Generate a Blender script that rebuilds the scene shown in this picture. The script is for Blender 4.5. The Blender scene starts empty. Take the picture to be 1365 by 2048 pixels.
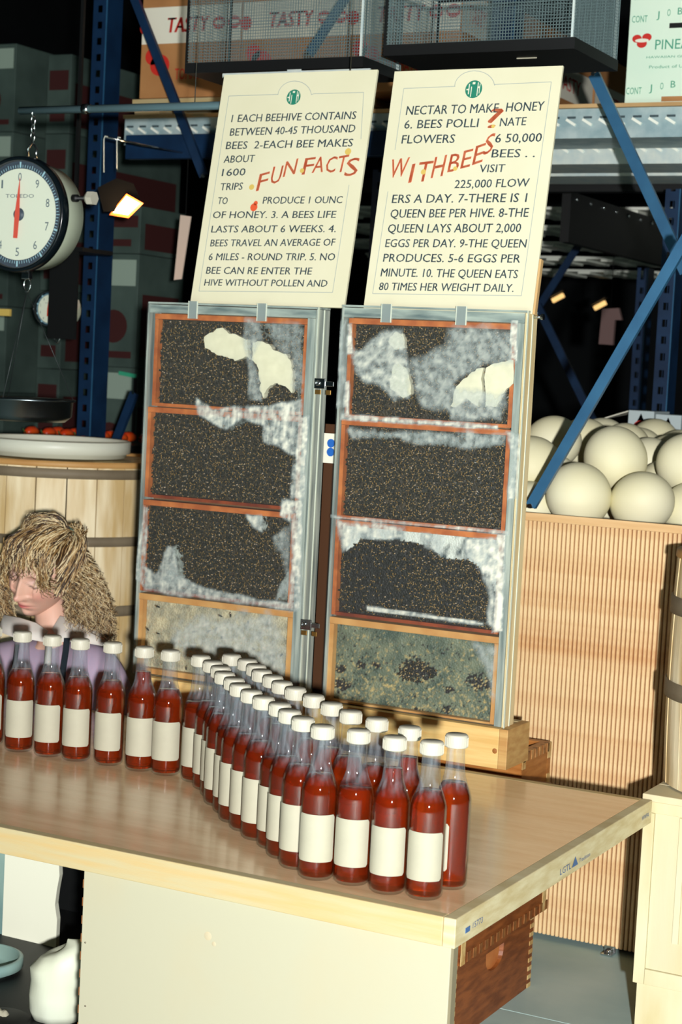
import bpy, bmesh, math, random
import numpy as np
from mathutils import Vector, Matrix, noise as mnoise
random.seed(7); np.random.seed(7)

# ------------------------------------------------------------------ camera
CR = Vector((0.8853099992612342, 0.4621752004381464, 0.051188761540326685))
CU = Vector((-0.0812993802846633, 0.045456637729159824, 0.9956526024933041))
CF = Vector((-0.457839072134962, 0.8856228193685611, -0.07781777329298203))
FPX = 3588.36; IW, IH = 1365, 2048
CAM = Vector((0, 0, 1.256))
scene = bpy.context.scene
cd = bpy.data.cameras.new('camera'); cam = bpy.data.objects.new('camera', cd)
scene.collection.objects.link(cam)
cd.sensor_fit = 'VERTICAL'; cd.sensor_height = 36; cd.lens = FPX / IH * 36
M = Matrix.Identity(4)
for i in range(3):
    M[i][0] = CR[i]; M[i][1] = CU[i]; M[i][2] = -CF[i]; M[i][3] = CAM[i]
cam.matrix_world = M
cd.clip_start = .05; cd.clip_end = 100
cd.dof.use_dof = True; cd.dof.focus_distance = 3.15; cd.dof.aperture_fstop = 9
scene.camera = cam

# ------------------------------------------------------------------ world, lights, exposure
w = bpy.data.worlds.new('world'); scene.world = w; w.use_nodes = True
bg = w.node_tree.nodes['Background']
bg.inputs[0].default_value = (.10, .20, .22, 1); bg.inputs[1].default_value = .06
def lamp(name, kind, loc, power, col=(1, 1, 1), **kw):
    l = bpy.data.lights.new(name, kind); l.energy = power; l.color = col
    for k, v in kw.items(): setattr(l, k, v)
    o = bpy.data.objects.new(name, l); o.location = loc
    scene.collection.objects.link(o); return o
# the photographer's flash, held to the right of the lens and a little below it
lamp('camera_flash', 'POINT', CAM + CR * .16 - CU * .06 - CF * .75, 1200, (1, .985, .98), shadow_soft_size=.035)
vs = scene.view_settings
vs.view_transform = 'Standard'; vs.look = 'None'; vs.gamma = 1; vs.use_curve_mapping = False
vs.exposure = 0.0

# ------------------------------------------------------------------ helpers
def at(x, y, ax, val):
    """point where the sight line through a photograph pixel meets the plane <ax>=val (metres)"""
    d = CR * ((x - IW / 2) / FPX) - CU * ((y - IH / 2) / FPX) + CF
    i = 'xyz'.index(ax); t = (val - CAM[i]) / d[i]
    return CAM + d * t
def atd(x, y, dep):
    d = CR * ((x - IW / 2) / FPX) - CU * ((y - IH / 2) / FPX) + CF
    return CAM + d * dep

MATS = {}
def srgb(c):
    return tuple(((v / 255) / 12.92 if v / 255 <= .04045 else ((v / 255 + .055) / 1.055) ** 2.4) for v in c)
def mat(name, col, rough=.6, metal=0, spec=.4, col2=None, nscale=8, stretch=(1, 1, 1), bump=0, bscale=60, emit=0, trans=0, ior=1.45, alpha=1, nw=(.35, .65), coat=0, detail=5):
    """procedural material: colour mottled towards col2 by object-space noise, fine bump"""
    if name in MATS: return MATS[name]
    m = bpy.data.materials.new(name); m.use_nodes = True; MATS[name] = m
    nt = m.node_tree; b = nt.nodes['Principled BSDF']; N = nt.nodes.new; L = nt.links.new
    c1 = srgb(col) + (1,)
    b.inputs['Base Color'].default_value = c1; b.inputs['Roughness'].default_value = rough
    b.inputs['Metallic'].default_value = metal; b.inputs['Specular IOR Level'].default_value = spec
    b.inputs['IOR'].default_value = ior
    b.inputs['Transmission Weight'].default_value = trans; b.inputs['Alpha'].default_value = alpha
    b.inputs['Coat Weight'].default_value = coat
    m.diffuse_color = c1
    if emit:
        b.inputs['Emission Color'].default_value = c1; b.inputs['Emission Strength'].default_value = emit
    if col2 is not None or bump:
        tc = N('ShaderNodeTexCoord'); mp = N('ShaderNodeMapping'); mp.inputs['Scale'].default_value = stretch
        L(tc.outputs['Object'], mp.inputs[0])
    if col2 is not None:
        n = N('ShaderNodeTexNoise'); n.inputs['Scale'].default_value = nscale; n.inputs['Detail'].default_value = detail
        L(mp.outputs[0], n.inputs[0])
        r = N('ShaderNodeMapRange'); r.inputs[1].default_value = nw[0]; r.inputs[2].default_value = nw[1]
        L(n.outputs[0], r.inputs[0])
        mx = N('ShaderNodeMix'); mx.data_type = 'RGBA'
        mx.inputs[6].default_value = c1; mx.inputs[7].default_value = srgb(col2) + (1,)
        L(r.outputs[0], mx.inputs[0]); L(mx.outputs[2], b.inputs['Base Color'])
    if bump:
        n2 = N('ShaderNodeTexNoise'); n2.inputs['Scale'].default_value = bscale; n2.inputs['Detail'].default_value = 4
        L(mp.outputs[0], n2.inputs[0])
        bp = N('ShaderNodeBump'); bp.inputs['Strength'].default_value = bump; bp.inputs['Distance'].default_value = .004
        L(n2.outputs[0], bp.inputs['Height']); L(bp.outputs[0], b.inputs['Normal'])
    return m

class MB:
    """collects geometry (world coordinates) for ONE mesh object"""
    def __init__(s): s.v = []; s.f = []; s.m = []; s.smooth = []; s.col = None
    def add(s, vs, fs, mi=0, sm=False):
        o = len(s.v); s.v += [tuple(p) for p in vs]
        s.f += [tuple(i + o for i in f) for f in fs]; s.m += [mi] * len(fs); s.smooth += [sm] * len(fs); return s
    def box(s, x0, x1, y0, y1, z0, z1, mi=0, bev=0):
        if x0 > x1: x0, x1 = x1, x0
        if y0 > y1: y0, y1 = y1, y0
        if z0 > z1: z0, z1 = z1, z0
        if bev <= 0:
            vs = [(x, y, z) for z in (z0, z1) for y in (y0, y1) for x in (x0, x1)]
            return s.add(vs, [(0, 2, 3, 1), (4, 5, 7, 6), (0, 1, 5, 4), (2, 6, 7, 3), (0, 4, 6, 2), (1, 3, 7, 5)], mi)
        bm = bmesh.new(); bmesh.ops.create_cube(bm, size=1)
        for v in bm.verts:
            v.co = Vector((x0 + (v.co.x + .5) * (x1 - x0), y0 + (v.co.y + .5) * (y1 - y0), z0 + (v.co.z + .5) * (z1 - z0)))
        bmesh.ops.bevel(bm, geom=bm.edges[:], offset=bev, segments=2, affect='EDGES', profile=.5)
        return s.bm(bm, mi)
    def bm(s, bm, mi=0, sm=False, mx=None):
        if mx is not None: bm.transform(mx)
        bm.verts.index_update()
        s.add([v.co for v in bm.verts], [[v.index for v in f.verts] for f in bm.faces], mi, sm); bm.free(); return s
    def obox(s, c, ux, uy, uz, hx, hy, hz, mi=0):
        ux, uy, uz = (Vector(a).normalized() for a in (ux, uy, uz)); c = Vector(c)
        vs = [c + ux * (a * hx) + uy * (b * hy) + uz * (d * hz) for d in (-1, 1) for b in (-1, 1) for a in (-1, 1)]
        return s.add(vs, [(0, 2, 3, 1), (4, 5, 7, 6), (0, 1, 5, 4), (2, 6, 7, 3), (0, 4, 6, 2), (1, 3, 7, 5)], mi)
    def tube(s, pts, r, seg=10, mi=0, caps=True, sm=True):
        pts = [Vector(p) for p in pts]; n = len(pts); rs = r if isinstance(r, (list, tuple)) else [r] * n
        vs = []; up = None
        for i, p in enumerate(pts):
            t = (pts[min(i + 1, n - 1)] - pts[max(i - 1, 0)]).normalized()
            if up is None:
                up = Vector((0, 0, 1)) if abs(t.z) < .9 else Vector((1, 0, 0))
            a = (up - t * up.dot(t)).normalized(); up = a; b = t.cross(a)
            for k in range(seg):
                an = 2 * math.pi * k / seg
                vs.append(p + (a * math.cos(an) + b * math.sin(an)) * rs[i])
        fs = [(i * seg + k, i * seg + (k + 1) % seg, (i + 1) * seg + (k + 1) % seg, (i + 1) * seg + k) for i in range(n - 1) for k in range(seg)]
        if caps: fs += [tuple(range(seg))[::-1], tuple((n - 1) * seg + k for k in range(seg))]
        return s.add(vs, fs, mi, sm)
    def lathe(s, prof, seg=32, c=(0, 0, 0), axis='z', mi=0, a0=0, a1=2 * math.pi, sm=True, rot=None):
        """prof = [(radius, height)]"""
        full = abs(a1 - a0 - 2 * math.pi) < 1e-6; n = seg if full else seg + 1; vs = []
        for (r, h) in prof:
            for k in range(n):
                an = a0 + (a1 - a0) * k / seg
                p = Vector((r * math.cos(an), r * math.sin(an), h))
                if axis == 'y': p = Vector((p.x, h, p.y))
                if axis == 'x': p = Vector((h, p.x, p.y))
                if rot is not None: p = rot @ p
                vs.append(p + Vector(c))
        fs = []
        for i in range(len(prof) - 1):
            for k in range(seg):
                k2 = (k + 1) % n
                fs.append((i * n + k, i * n + k2, (i + 1) * n + k2, (i + 1) * n + k))
        return s.add(vs, fs, mi, sm)
    def ell(s, c, rx, ry, rz, nu=20, nv=12, mi=0, rot=None):
        vs = []; c = Vector(c)
        for j in range(nv + 1):
            t = math.pi * j / nv
            for i in range(nu):
                a = 2 * math.pi * i / nu
                p = Vector((rx * math.sin(t) * math.cos(a), ry * math.sin(t) * math.sin(a), rz * math.cos(t)))
                if rot is not None: p = rot @ p
                vs.append(p + c)
        fs = [(j * nu + i, (j + 1) * nu + i, (j + 1) * nu + (i + 1) % nu, j * nu + (i + 1) % nu) for j in range(nv) for i in range(nu)]
        return s.add(vs, fs, mi, True)
    def prism(s, poly, d, mi=0):
        """poly: list of Vectors (planar), extruded by vector d"""
        n = len(poly); d = Vector(d); vs = [Vector(p) for p in poly] + [Vector(p) + d for p in poly]
        return s.add(vs, [tuple(range(n)), tuple(range(n, 2 * n))[::-1]] + [(i, i + n, (i + 1) % n + n, (i + 1) % n) for i in range(n)], mi)
    def text(s, body, o, U, V, x0, x1, y, h, mi=0, shear=0, lift=.0006, y1=None, bold=0):
        """flat lettering on the plane o + U*u + V*v, fitted between u=x0 and u=x1, cap height h"""
        vsx, fsx, W, Hh = glyphs(body)
        if W <= 0: return s
        U = Vector(U).normalized(); V = Vector(V).normalized(); Nn = U.cross(V); o = Vector(o)
        if y1 is None: y1 = y
        k = (x1 - x0) / W; kh = h / .7
        for db in ((0, bold) if bold else (0,)): s.add([o + U * (db + x0 + (p[0] - 0) * k + p[1] * kh * shear) + V * (y + (y1 - y) * p[0] / W + p[1] * kh) + Nn * lift for p in vsx], fsx, mi)
        return s
GL = {}
def glyphs(body):
    if body in GL: return GL[body]
    cu = bpy.data.curves.new('glyphs', 'FONT'); cu.body = body; cu.resolution_u = 2
    ob = bpy.data.objects.new('glyphs', cu); me = bpy.data.meshes.new_from_object(ob)
    vs = [(v.co.x, v.co.y) for v in me.vertices]; fs = [tuple(p.vertices) for p in me.polygons]
    bpy.data.objects.remove(ob); bpy.data.curves.remove(cu); bpy.data.meshes.remove(me)
    mn = min(v[0] for v in vs); mxx = max(v[0] for v in vs)
    GL[body] = ([(v[0] - mn, v[1]) for v in vs], fs, mxx - mn, 1); return GL[body]

def props(o, label=None, cat=None, group=None, kind=None):
    if label: o['label'] = label
    if cat: o['category'] = cat
    if group: o['group'] = group
    if kind: o['kind'] = kind
    return o
def mesh(name, mb, mats, off=(0, 0, 0)):
    me = bpy.data.meshes.new(name); off = Vector(off)
    me.from_pydata([tuple(Vector(p) - off) for p in mb.v], [], mb.f)
    for m in (mats if isinstance(mats, (list, tuple)) else [mats]): me.materials.append(m)
    me.polygons.foreach_set('material_index', mb.m); me.polygons.foreach_set('use_smooth', mb.smooth)
    if mb.col is not None:
        a = me.color_attributes.new('Col', 'FLOAT_COLOR', 'POINT')
        a.data.foreach_set('color', np.array(mb.col, dtype=np.float32).ravel())
    me.update(); return me
def wloc(o):
    v = Vector((0, 0, 0))
    while o is not None: v += o.location; o = o.parent
    return v
def part(name, mb, mats, parent, label=None, kind=None, local=False):
    """a part of a thing; mb in world coordinates (or in the thing's own when local)"""
    o = bpy.data.objects.new(name, mesh(name, mb, mats, (0, 0, 0) if local else wloc(parent)))
    scene.collection.objects.link(o); o.parent = parent; props(o, label, kind=kind); return o
def thing(name, label, cat, loc=(0, 0, 0), rotz=0, group=None):
    o = bpy.data.objects.new(name, None); o.empty_display_size = .05; scene.collection.objects.link(o)
    o.location = loc; o.rotation_euler = (0, 0, rotz); return props(o, label, cat, group)
def single(name, mb, mats, label, cat, group=None, loc=(0, 0, 0), kind=None):
    o = bpy.data.objects.new(name, mesh(name, mb, mats, loc)); o.location = loc
    scene.collection.objects.link(o); return props(o, label, cat, group, kind)
def struct(name, mb, mats, parent=None):
    o = bpy.data.objects.new(name, mesh(name, mb, mats)); scene.collection.objects.link(o)
    o.parent = parent; o['kind'] = 'structure'; return o
def dup(o, parent=None, loc=None, rotz=None, label=None):
    c = o.copy(); scene.collection.objects.link(c)
    if parent is not None: c.parent = parent
    if loc is not None: c.location = loc
    if rotz is not None: c.rotation_euler = (0, 0, rotz)
    if label: c['label'] = label
    for ch in [x for x in scene.collection.objects if x.parent == o]: dup(ch, c)
    return c

# ------------------------------------------------------------------ materials
pine = mat('pale_pine', (176, 164, 126), .55, col2=(182, 158, 108), nscale=6, stretch=(1, 6, 14), bump=.12)
pine_z = mat('pale_pine_upright', (222, 204, 158), .55, col2=(204, 178, 126), nscale=5, stretch=(9, 9, .8), bump=.12)
orangewood = mat('propolis_stained_wood', (196, 116, 58), .5, col2=(158, 82, 38), nscale=30, bump=.2)
palewood = mat('new_frame_wood', (206, 160, 96), .55, col2=(186, 132, 70), nscale=16, bump=.15)
brownwood = mat('brown_stained_crate_wood', (136, 76, 34), .45, col2=(104, 54, 22), nscale=9, stretch=(2, 2, 10), bump=.1)
hazelwood = mat('honey_brown_crate_wood', (170, 112, 54), .45, col2=(146, 88, 36), nscale=9, stretch=(2, 2, 10), bump=.1)
creamwood = mat('white_painted_board', (168, 165, 141), .6, col2=(172, 163, 134), nscale=3, nw=(.5, .75), bump=.05)
blue = mat('dark_blue_rack_paint', (18, 46, 76), .4, col2=(14, 36, 62), nscale=12, spec=.5)
bluel = mat('bright_blue_brace_paint', (46, 94, 126), .4, col2=(38, 82, 114), nscale=12, spec=.5)
black = mat('black_paint', (14, 16, 16), .5)
galv = mat('galvanized_steel', (190, 206, 204), .45, .25, col2=(214, 222, 212), nscale=25, bump=.15)
steel = mat('polished_steel', (200, 206, 206), .16, 1)
white = mat('white_cap_plastic', (180, 177, 160), .45)
paper = mat('blank_label_paper', (166, 163, 142), .7, col2=(161, 158, 138), nscale=30)
ink = mat('dark_teal_ink', (44, 66, 78), .7, col2=(90, 106, 108), nscale=70)
redink = mat('orange_red_marker', (206, 92, 56), .7, col2=(222, 130, 90), nscale=60)
# ------------------------------------------------------------------ the setting
floor_m = mat('teal_grey_concrete', (146, 172, 168), .5, col2=(172, 192, 184), nscale=3.5, bump=.15, bscale=25)
dark_m = mat('dark_warehouse_wall', (20, 26, 28), .8, col2=(14, 18, 20), nscale=2)
b = MB(); sy = at(1000, 2016, 'z', 0).y
for (x0, x1) in ((-9, -1.9), (-1.894, 6)):
    for (y0, y1) in ((-3, sy - .004), (sy, 14)):
        b.box(x0, x1, y0, y1, -.1, 0)
b.box(-9, 6, -3, 14, -.12, -.004)
struct('floor', b, floor_m)
struct('wall_back', MB().box(-9, 6, 14, 14.2, -.1, 6), dark_m)
struct('wall_left', MB().box(-9.2, -9, -3, 14.2, -.1, 6), dark_m)
struct('wall_right', MB().box(6, 6.2, -3, 14.2, -.1, 6), dark_m)
struct('ceiling', MB().box(-9.2, 6.2, -3, 14.2, 6, 6.2), dark_m)

# ------------------------------------------------------------------ display table
TZ = .471; TH = .044; TXR = -.998; TYF = 2.361; TYB = 3.288; TXL = -2.75
def wood_top():
    m = bpy.data.materials.new('varnished_plywood'); m.use_nodes = True; nt = m.node_tree; N = nt.nodes.new; L = nt.links.new
    b = nt.nodes['Principled BSDF']; tc = N('ShaderNodeTexCoord'); mp = N('ShaderNodeMapping'); mp.inputs['Scale'].default_value = (1.2, 7, 1)
    L(tc.outputs['Object'], mp.inputs[0])
    n = N('ShaderNodeTexNoise'); n.inputs['Scale'].default_value = 3.5; n.inputs['Detail'].default_value = 9; n.inputs['Roughness'].default_value = .65; L(mp.outputs[0], n.inputs[0])
    cr = N('ShaderNodeValToRGB'); L(n.outputs[0], cr.inputs[0])
    cr.color_ramp.elements[0].position = .3; cr.color_ramp.elements[0].color = srgb((208, 170, 124)) + (1,)
    cr.color_ramp.elements[1].position = .72; cr.color_ramp.elements[1].color = srgb((234, 206, 164)) + (1,)
    L(cr.outputs[0], b.inputs['Base Color'])
    r = N('ShaderNodeMapRange'); L(n.outputs[0], r.inputs[0]); r.inputs[3].default_value = .16; r.inputs[4].default_value = .30; L(r.outputs[0], b.inputs['Roughness'])
    b.inputs['Specular IOR Level'].default_value = .75; b.inputs['Coat Weight'].default_value = .35; b.inputs['Coat Roughness'].default_value = .12
    bp = N('ShaderNodeBump'); bp.inputs['Strength'].default_value = .05; L(n.outputs[0], bp.inputs['Height']); L(bp.outputs[0], b.inputs['Normal'])
    return m
tab = thing('display_table', 'long low plywood display table with pale pine edging, carrying the honey bottles', 'table', ((TXL + TXR) / 2, (TYF + TYB) / 2, 0))
topm = wood_top(); e = .02
part('tabletop', MB().box(TXL + e, TXR - e, TYF + e, TYB - e, TZ - TH + .006, TZ), topm, tab)
part('front_edging', MB().box(TXL, TXR - .0205, TYF, TYF + e, TZ - TH, TZ + .0005, bev=.0015), pine, tab)
part('back_edging', MB().box(TXL, TXR - .0205, TYB - e, TYB, TZ - TH, TZ + .0005, bev=.0015), pine, tab)
sidem = mat('stamped_pine_edging', (200, 190, 152), .55, col2=(182, 166, 122), nscale=6, stretch=(1, 3, 14), bump=.1)
se = part('side_edging', MB().box(TXR - .02, TXR, TYF, TYB, TZ - TH, TZ + .0005, bev=.0015), sidem, tab)
part('side_edging', MB().box(TXL, TXL + .02, TYF, TYB, TZ - TH, TZ + .0005, bev=.0015), sidem, tab)
stamp = mat('blue_stamp_ink', (62, 96, 140), .7)
b = MB(); U = (0, 1, 0); V = (0, 0, 1); O = (TXR, 0, TZ - TH)
def yo(px, py): return at(px, py, 'x', TXR).y
b.text('LGTL', O, U, V, yo(1120, 1755), yo(1142, 1742), .011, .011)
y0 = yo(1144, 1735); y1 = yo(1156, 1728)
b.add([(TXR + .0007, y0, TZ - TH + .011), (TXR + .0007, y1, TZ - TH + .011), (TXR + .0007, (y0 + y1) / 2, TZ - TH + .028)], [(0, 1, 2)])
b.text('Tradition', O, U, V, yo(1158, 1728), yo(1180, 1716), .012, .007, shear=.2)
b.text('15773', O, U, V, yo(945, 1865), yo(965, 1850), .015, .009)
b.box(TXR, TXR + .0006, yo(931, 1868), yo(940, 1862), TZ - TH + .014, TZ - TH + .022)
b.text('WWPA', O, U, V, yo(1284, 1640), yo(1298, 1632), .016, .009)
part('edge_stamp', b, stamp, se, 'faint blue mill stamps printed on the pale edging')

# crates under the table: finger-jointed hive boxes
def finger_box(name, label, x0, x1, y0, y1, z0, z1, front_m, side_m, joint_m, n, group=None, hole=True, cat='crate'):
    t = thing(name, label, cat, ((x0 + x1) / 2, (y0 + y1) / 2, z0), group=group); th = .019
    part('front_board', MB().box(x0, x1 - .0005, y0, y0 + th, z0, z1), front_m, t)
    part('back_board', MB().box(x0, x1 - .0005, y1 - th, y1, z0, z1), front_m, t)
    hy = (y0 + y1) / 2; hz = z1 - (z1 - z0) * .26
    for s, xx in ((1, x1), (-1, x0)):
        b = MB(); xi = xx - s * th
        if hole:
            # board with a scooped hand hold: rim built around a half-ellipse recess
            w = .046; h = .042; K = 14
            pts = [(hy + w * math.cos(math.pi * k / K), hz + h / 2 - (h if k not in (0, K) else 0) * math.sin(math.pi * k / K) ** .6) for k in range(K + 1)]
            pts = [(hy + w, hz + h / 2)] + pts[1:-1] + [(hy - w, hz + h / 2)]
            b.box(min(xx, xi), max(xx, xi), y0 + th, hy - w, z0, z1); b.box(min(xx, xi), max(xx, xi), hy + w, y1 - th, z0, z1)
            b.box(min(xx, xi), max(xx, xi), hy - w, hy + w, hz + h / 2, z1)
            top = [(hy - w, z1), (hy + w, z1)]
            ring = [Vector((xx, p[0], p[1])) for p in pts]; tp = [Vector((xx, p[0], z0)) for p in pts]
            n_ = len(ring); b.add(ring + tp, [(i, i + 1, n_ + i + 1, n_ + i) for i in range(n_ - 1)])
            inner = [Vector((xx - s * .008, p[0] * .9 + hy * .1, p[1])) for p in pts]
            b.add(ring + inner, [(i, n_ + i, n_ + i + 1, i + 1) for i in range(n_ - 1)] + [(n_ - 1, 2 * n_ - 1, n_, 0), tuple(range(n_, 2 * n_))])
            b.box(min(xi, xx - s * .0081), max(xi, xx - s * .0081), hy - w, hy + w, z0, hz + h / 2)
        else:
            b.box(min(xx, xi), max(xx, xi), y0 + th, y1 - th, z0, z1)
        part('end_board', b, side_m, t)
        if hole:
            bi = MB().prism([Vector((xx - s * .0078, hy + (p[0] - hy) * .88, p[1])) for p in pts], (s * .0006, 0, 0)); part('hand_hold', bi, mat('pale_hand_hold', (196, 128, 70), .5, col2=(170, 100, 52), nscale=14), t, 'lighter scooped hand hold')
        if s > 0:
            bj = MB(); st = (z1 - z0) / n
            for k in range(0, n, 2):
                for ya, yb in ((y0, y0 + th), (y1 - th, y1)):
                    bj.box(xx - .001, xx + .0012, ya, yb, z0 + k * st, z0 + (k + 1) * st)
            part('finger_joint', bj, joint_m, t, 'pale end grain of the finger joints', kind='stuff')
            bd = MB()
            for k in range(1, n, 2):
                for ya, yb in ((y0, y0 + th), (y1 - th, y1)):
                    bd.box(xx - .001, xx + .0004, ya, yb, z0 + k * st, z0 + (k + 1) * st)
            part('finger_joint_gap', bd, side_m, t, kind='stuff')
    return t
endgrain = mat('pale_end_grain', (204, 180, 124), .6, col2=(170, 130, 74), nscale=40)
zt = TZ - TH - .002
fx1 = at(906, 1950, 'y', 3.04).x; fx0 = fx1 - .52
zsp = at(1086, 1815, 'x', fx1).z
t = finger_box('hive_box', 'brown finger-jointed box with a hand hold, holding up the table corner', fx0, fx1, 3.04, 3.455, 0, zsp - .001, brownwood, brownwood, endgrain, 17)
b2 = finger_box('hive_box', 'shallow brown box squeezed between the table and the hand-hold box', fx0 + .01, fx1 + .010, 3.05, 3.49, zsp, zt, brownwood, brownwood, endgrain, 3, hole=False)
b = MB(); xx = fx1 + .010
for k in range(15):
    yy = 3.08 + k * .029; b.box(xx - .001, xx + .0016, yy, yy + .014, zsp + .001, zsp + .02)
part('dark_notch', b, mat('dark_notched_wood', (104, 62, 30), .6, col2=(140, 92, 46), nscale=50), b2, kind='stuff')
# whitish board closing the front under the table edge
FY = 2.372; wx0 = at(164, 1850, 'y', FY).x; wx1 = at(899, 1960, 'y', FY).x
t = thing('front_board', 'large white-painted pine board closing the front under the table edge', 'board', ((wx0 + wx1) / 2, FY, 0))
part('panel', MB().box(wx0, wx1, FY, FY + .018, 0.001, zt, bev=.001), creamwood, t)
part('side_edge', MB().box(wx1 + .0002, wx1 + .004, FY + .002, FY + .018, 0.001, zt), mat('greyed_board_edge', (120, 112, 88), .6), t)
b = MB()
for k in range(14): b.box(wx0 - .0022, wx0 - .0002, FY + .001, FY + .017, zt - .03 - k * .03, zt - .016 - k * .03)
part('finger_joint', b, mat('brown_joint', (120, 76, 40), .6), t, 'brown finger joint ends', kind='stuff')
b = MB()
for (px, py) in ((171, 1885), (171, 2012)):
    q = at(px, py, 'y', FY); b.lathe([(0, -.0012), (.0015, -.001), (.0015, 0)], 8, (q.x, FY, q.z), 'y')
part('nail_head', b, mat('dull_nail', (120, 112, 96), .5, .6), t, kind='stuff')
kn = mat('pine_knot', (178, 166, 136), .6, col2=(174, 166, 140), nscale=60)
b = MB()
for (px, py, r) in ((416, 1872, .007), (428, 1888, .004)):
    q = at(px, py, 'y', FY); b.lathe([(0, -.0005), (r * .7, -.0004), (r, 0)], 14, (q.x, FY, q.z), 'y')
part('knot', b, kn, t, kind='stuff')

# stand of hive boxes behind the table that carries the two observation hives
cx1 = at(1045, 1530, 'y', 3.515).x
HB = TZ; zs2 = at(1090, 1814, 'x', cx1).z
t1 = finger_box('hive_box', 'honey-brown finger-jointed box under the right end of the hive plinth', cx1 - .52, cx1, 3.515, 3.684, zs2, HB - .0005, hazelwood, hazelwood, endgrain, 11, hole=False)
b = MB()
for k in range(7):
    b.box(cx1 - .008, cx1 + .0012, 3.52 + k * .023, 3.532 + k * .023, HB - .02, HB - .0002)
part('top_joint', b, mat('dark_joint_wood', (110, 72, 40), .6, col2=(180, 134, 80), nscale=50), t1, kind='stuff')
finger_box('hive_box', 'honey-brown finger-jointed box on the floor behind the table', cx1 - .52, cx1 - .05, 3.50, 3.684, 0, zs2 - .001, hazelwood, hazelwood, endgrain, 10, hole=False)
finger_box('hive_box', 'honey-brown finger-jointed box behind the leftmost bottles under the left hive', cx1 - .90, cx1 - .53, 3.50, 3.684, 0, HB - .0005, hazelwood, hazelwood, endgrain, 21, hole=False)
# ------------------------------------------------------------------ observation hives
HY = 3.349      # front face of both hives
HD = .056
Zb = HB + .083  # top of the pine plinth
pl0 = at(300, 1400, 'y', HY - .004).x; pl1 = at(1018, 1490, 'y', HY - .004).x
t = thing('hive_plinth', 'pale pine plinth beam that both bee hives stand on', 'plinth', ((pl0 + pl1) / 2, HY + .08, HB))
part('front_board', MB().box(pl0, pl1 - .019, HY - .012, HY + .007, HB + .001, Zb, bev=.001), palewood_l if 'palewood_l' in globals() else mat('plinth_pine', (222, 192, 126), .5, col2=(206, 168, 100), nscale=5, stretch=(1, 5, 16), bump=.08), t)
part('back_board', MB().box(pl0, pl1 - .019, HY + .09, HY + .109, HB + .001, Zb), pine, t)
part('end_board', MB().box(pl1 - .0185, pl1, HY - .012, HY + .109, HB + .001, Zb, bev=.001), mat('plinth_end', (196, 160, 100), .5, col2=(176, 134, 78), nscale=5, stretch=(1, 5, 16)), t)
part('end_board', MB().box(pl0 - .0185, pl0 - .0005, HY - .012, HY + .109, HB + .001, Zb), pine, t)
part('top_board', MB().box(pl0, pl1 - .019, HY + .0075, HY + .0895, Zb - .018, Zb - .001), pine, t)
b = MB(); q = at(990, 1502, 'y', HY - .012); b.lathe([(0, -.0008), (.004, -.0006), (.0055, 0)], 12, (q.x, HY - .012, q.z), 'y'); part('knot', b, mat('dark_knot', (150, 96, 44), .6), t)

def vcol_mat(name, rough=.6, bump=.5, bscale=220, coat=0):
    m = bpy.data.materials.new(name); m.use_nodes = True; nt = m.node_tree; N = nt.nodes.new; L = nt.links.new
    b = nt.nodes['Principled BSDF']; a = N('ShaderNodeVertexColor'); a.layer_name = 'Col'; L(a.outputs[0], b.inputs['Base Color'])
    b.inputs['Roughness'].default_value = rough; b.inputs['Coat Weight'].default_value = coat
    tc = N('ShaderNodeTexCoord'); v = N('ShaderNodeTexVoronoi'); v.inputs['Scale'].default_value = bscale; L(tc.outputs['Object'], v.inputs['Vector'])
    bp = N('ShaderNodeBump'); bp.inputs['Strength'].default_value = bump; bp.inputs['Distance'].default_value = .003
    L(v.outputs['Distance'], bp.inputs['Height']); L(bp.outputs[0], b.inputs['Normal']); return m
comb_m = vcol_mat('honeycomb_wax')
def pane_mat():
    """clear acrylic with a film of wax and breath stains (amount in the colour attribute's alpha)"""
    m = bpy.data.materials.new('stained_acrylic'); m.use_nodes = True; nt = m.node_tree; N = nt.nodes.new; L = nt.links.new
    out = nt.nodes['Material Output']; nt.nodes.remove(nt.nodes['Principled BSDF'])
    a = N('ShaderNodeVertexColor'); a.layer_name = 'Col'
    tr = N('ShaderNodeBsdfTransparent'); tr.inputs[0].default_value = (.95, .97, .97, 1)
    gl = N('ShaderNodeBsdfGlossy'); gl.inputs['Roughness'].default_value = .08
    fr = N('ShaderNodeFresnel'); fr.inputs[0].default_value = 1.4
    mx = N('ShaderNodeMixShader'); L(fr.outputs[0], mx.inputs[0]); L(tr.outputs[0], mx.inputs[1]); L(gl.outputs[0], mx.inputs[2])
    df = N('ShaderNodeBsdfDiffuse'); L(a.outputs['Color'], df.inputs[0])
    m2 = N('ShaderNodeMixShader'); L(a.outputs['Alpha'], m2.inputs[0]); L(mx.outputs[0], m2.inputs[1]); L(df.outputs[0], m2.inputs[2])
    L(m2.outputs[0], out.inputs[0]); return m
pane_m = pane_mat()
acr_m = mat('glare_streaked_acrylic', (184, 190, 176), .3, col2=(100, 114, 112), nscale=7, stretch=(12, 12, .9), nw=(.3, .7), spec=.6, detail=8)  # flash glare on the acrylic put into its colour as grey streaks
acr_h = mat('glare_streaked_acrylic_rail', (176, 186, 174), .3, col2=(90, 106, 106), nscale=7, stretch=(1.5, 12, 10), nw=(.3, .7), spec=.6, detail=8)  # same painted glare, streaked along the rail
acr_e = mat('bright_acrylic_edge', (200, 208, 188), .3, spec=.6)
def fbm(x, y, s, seed=0, oc=4):
    v = 0; a = 1; t_ = 0
    for k in range(oc):
        v += a * mnoise.noise(Vector((x * s, y * s, seed * 7.3 + k * 3.1))); t_ += a; a *= .55; s *= 2.1
    return v / t_ * 1.0
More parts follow.
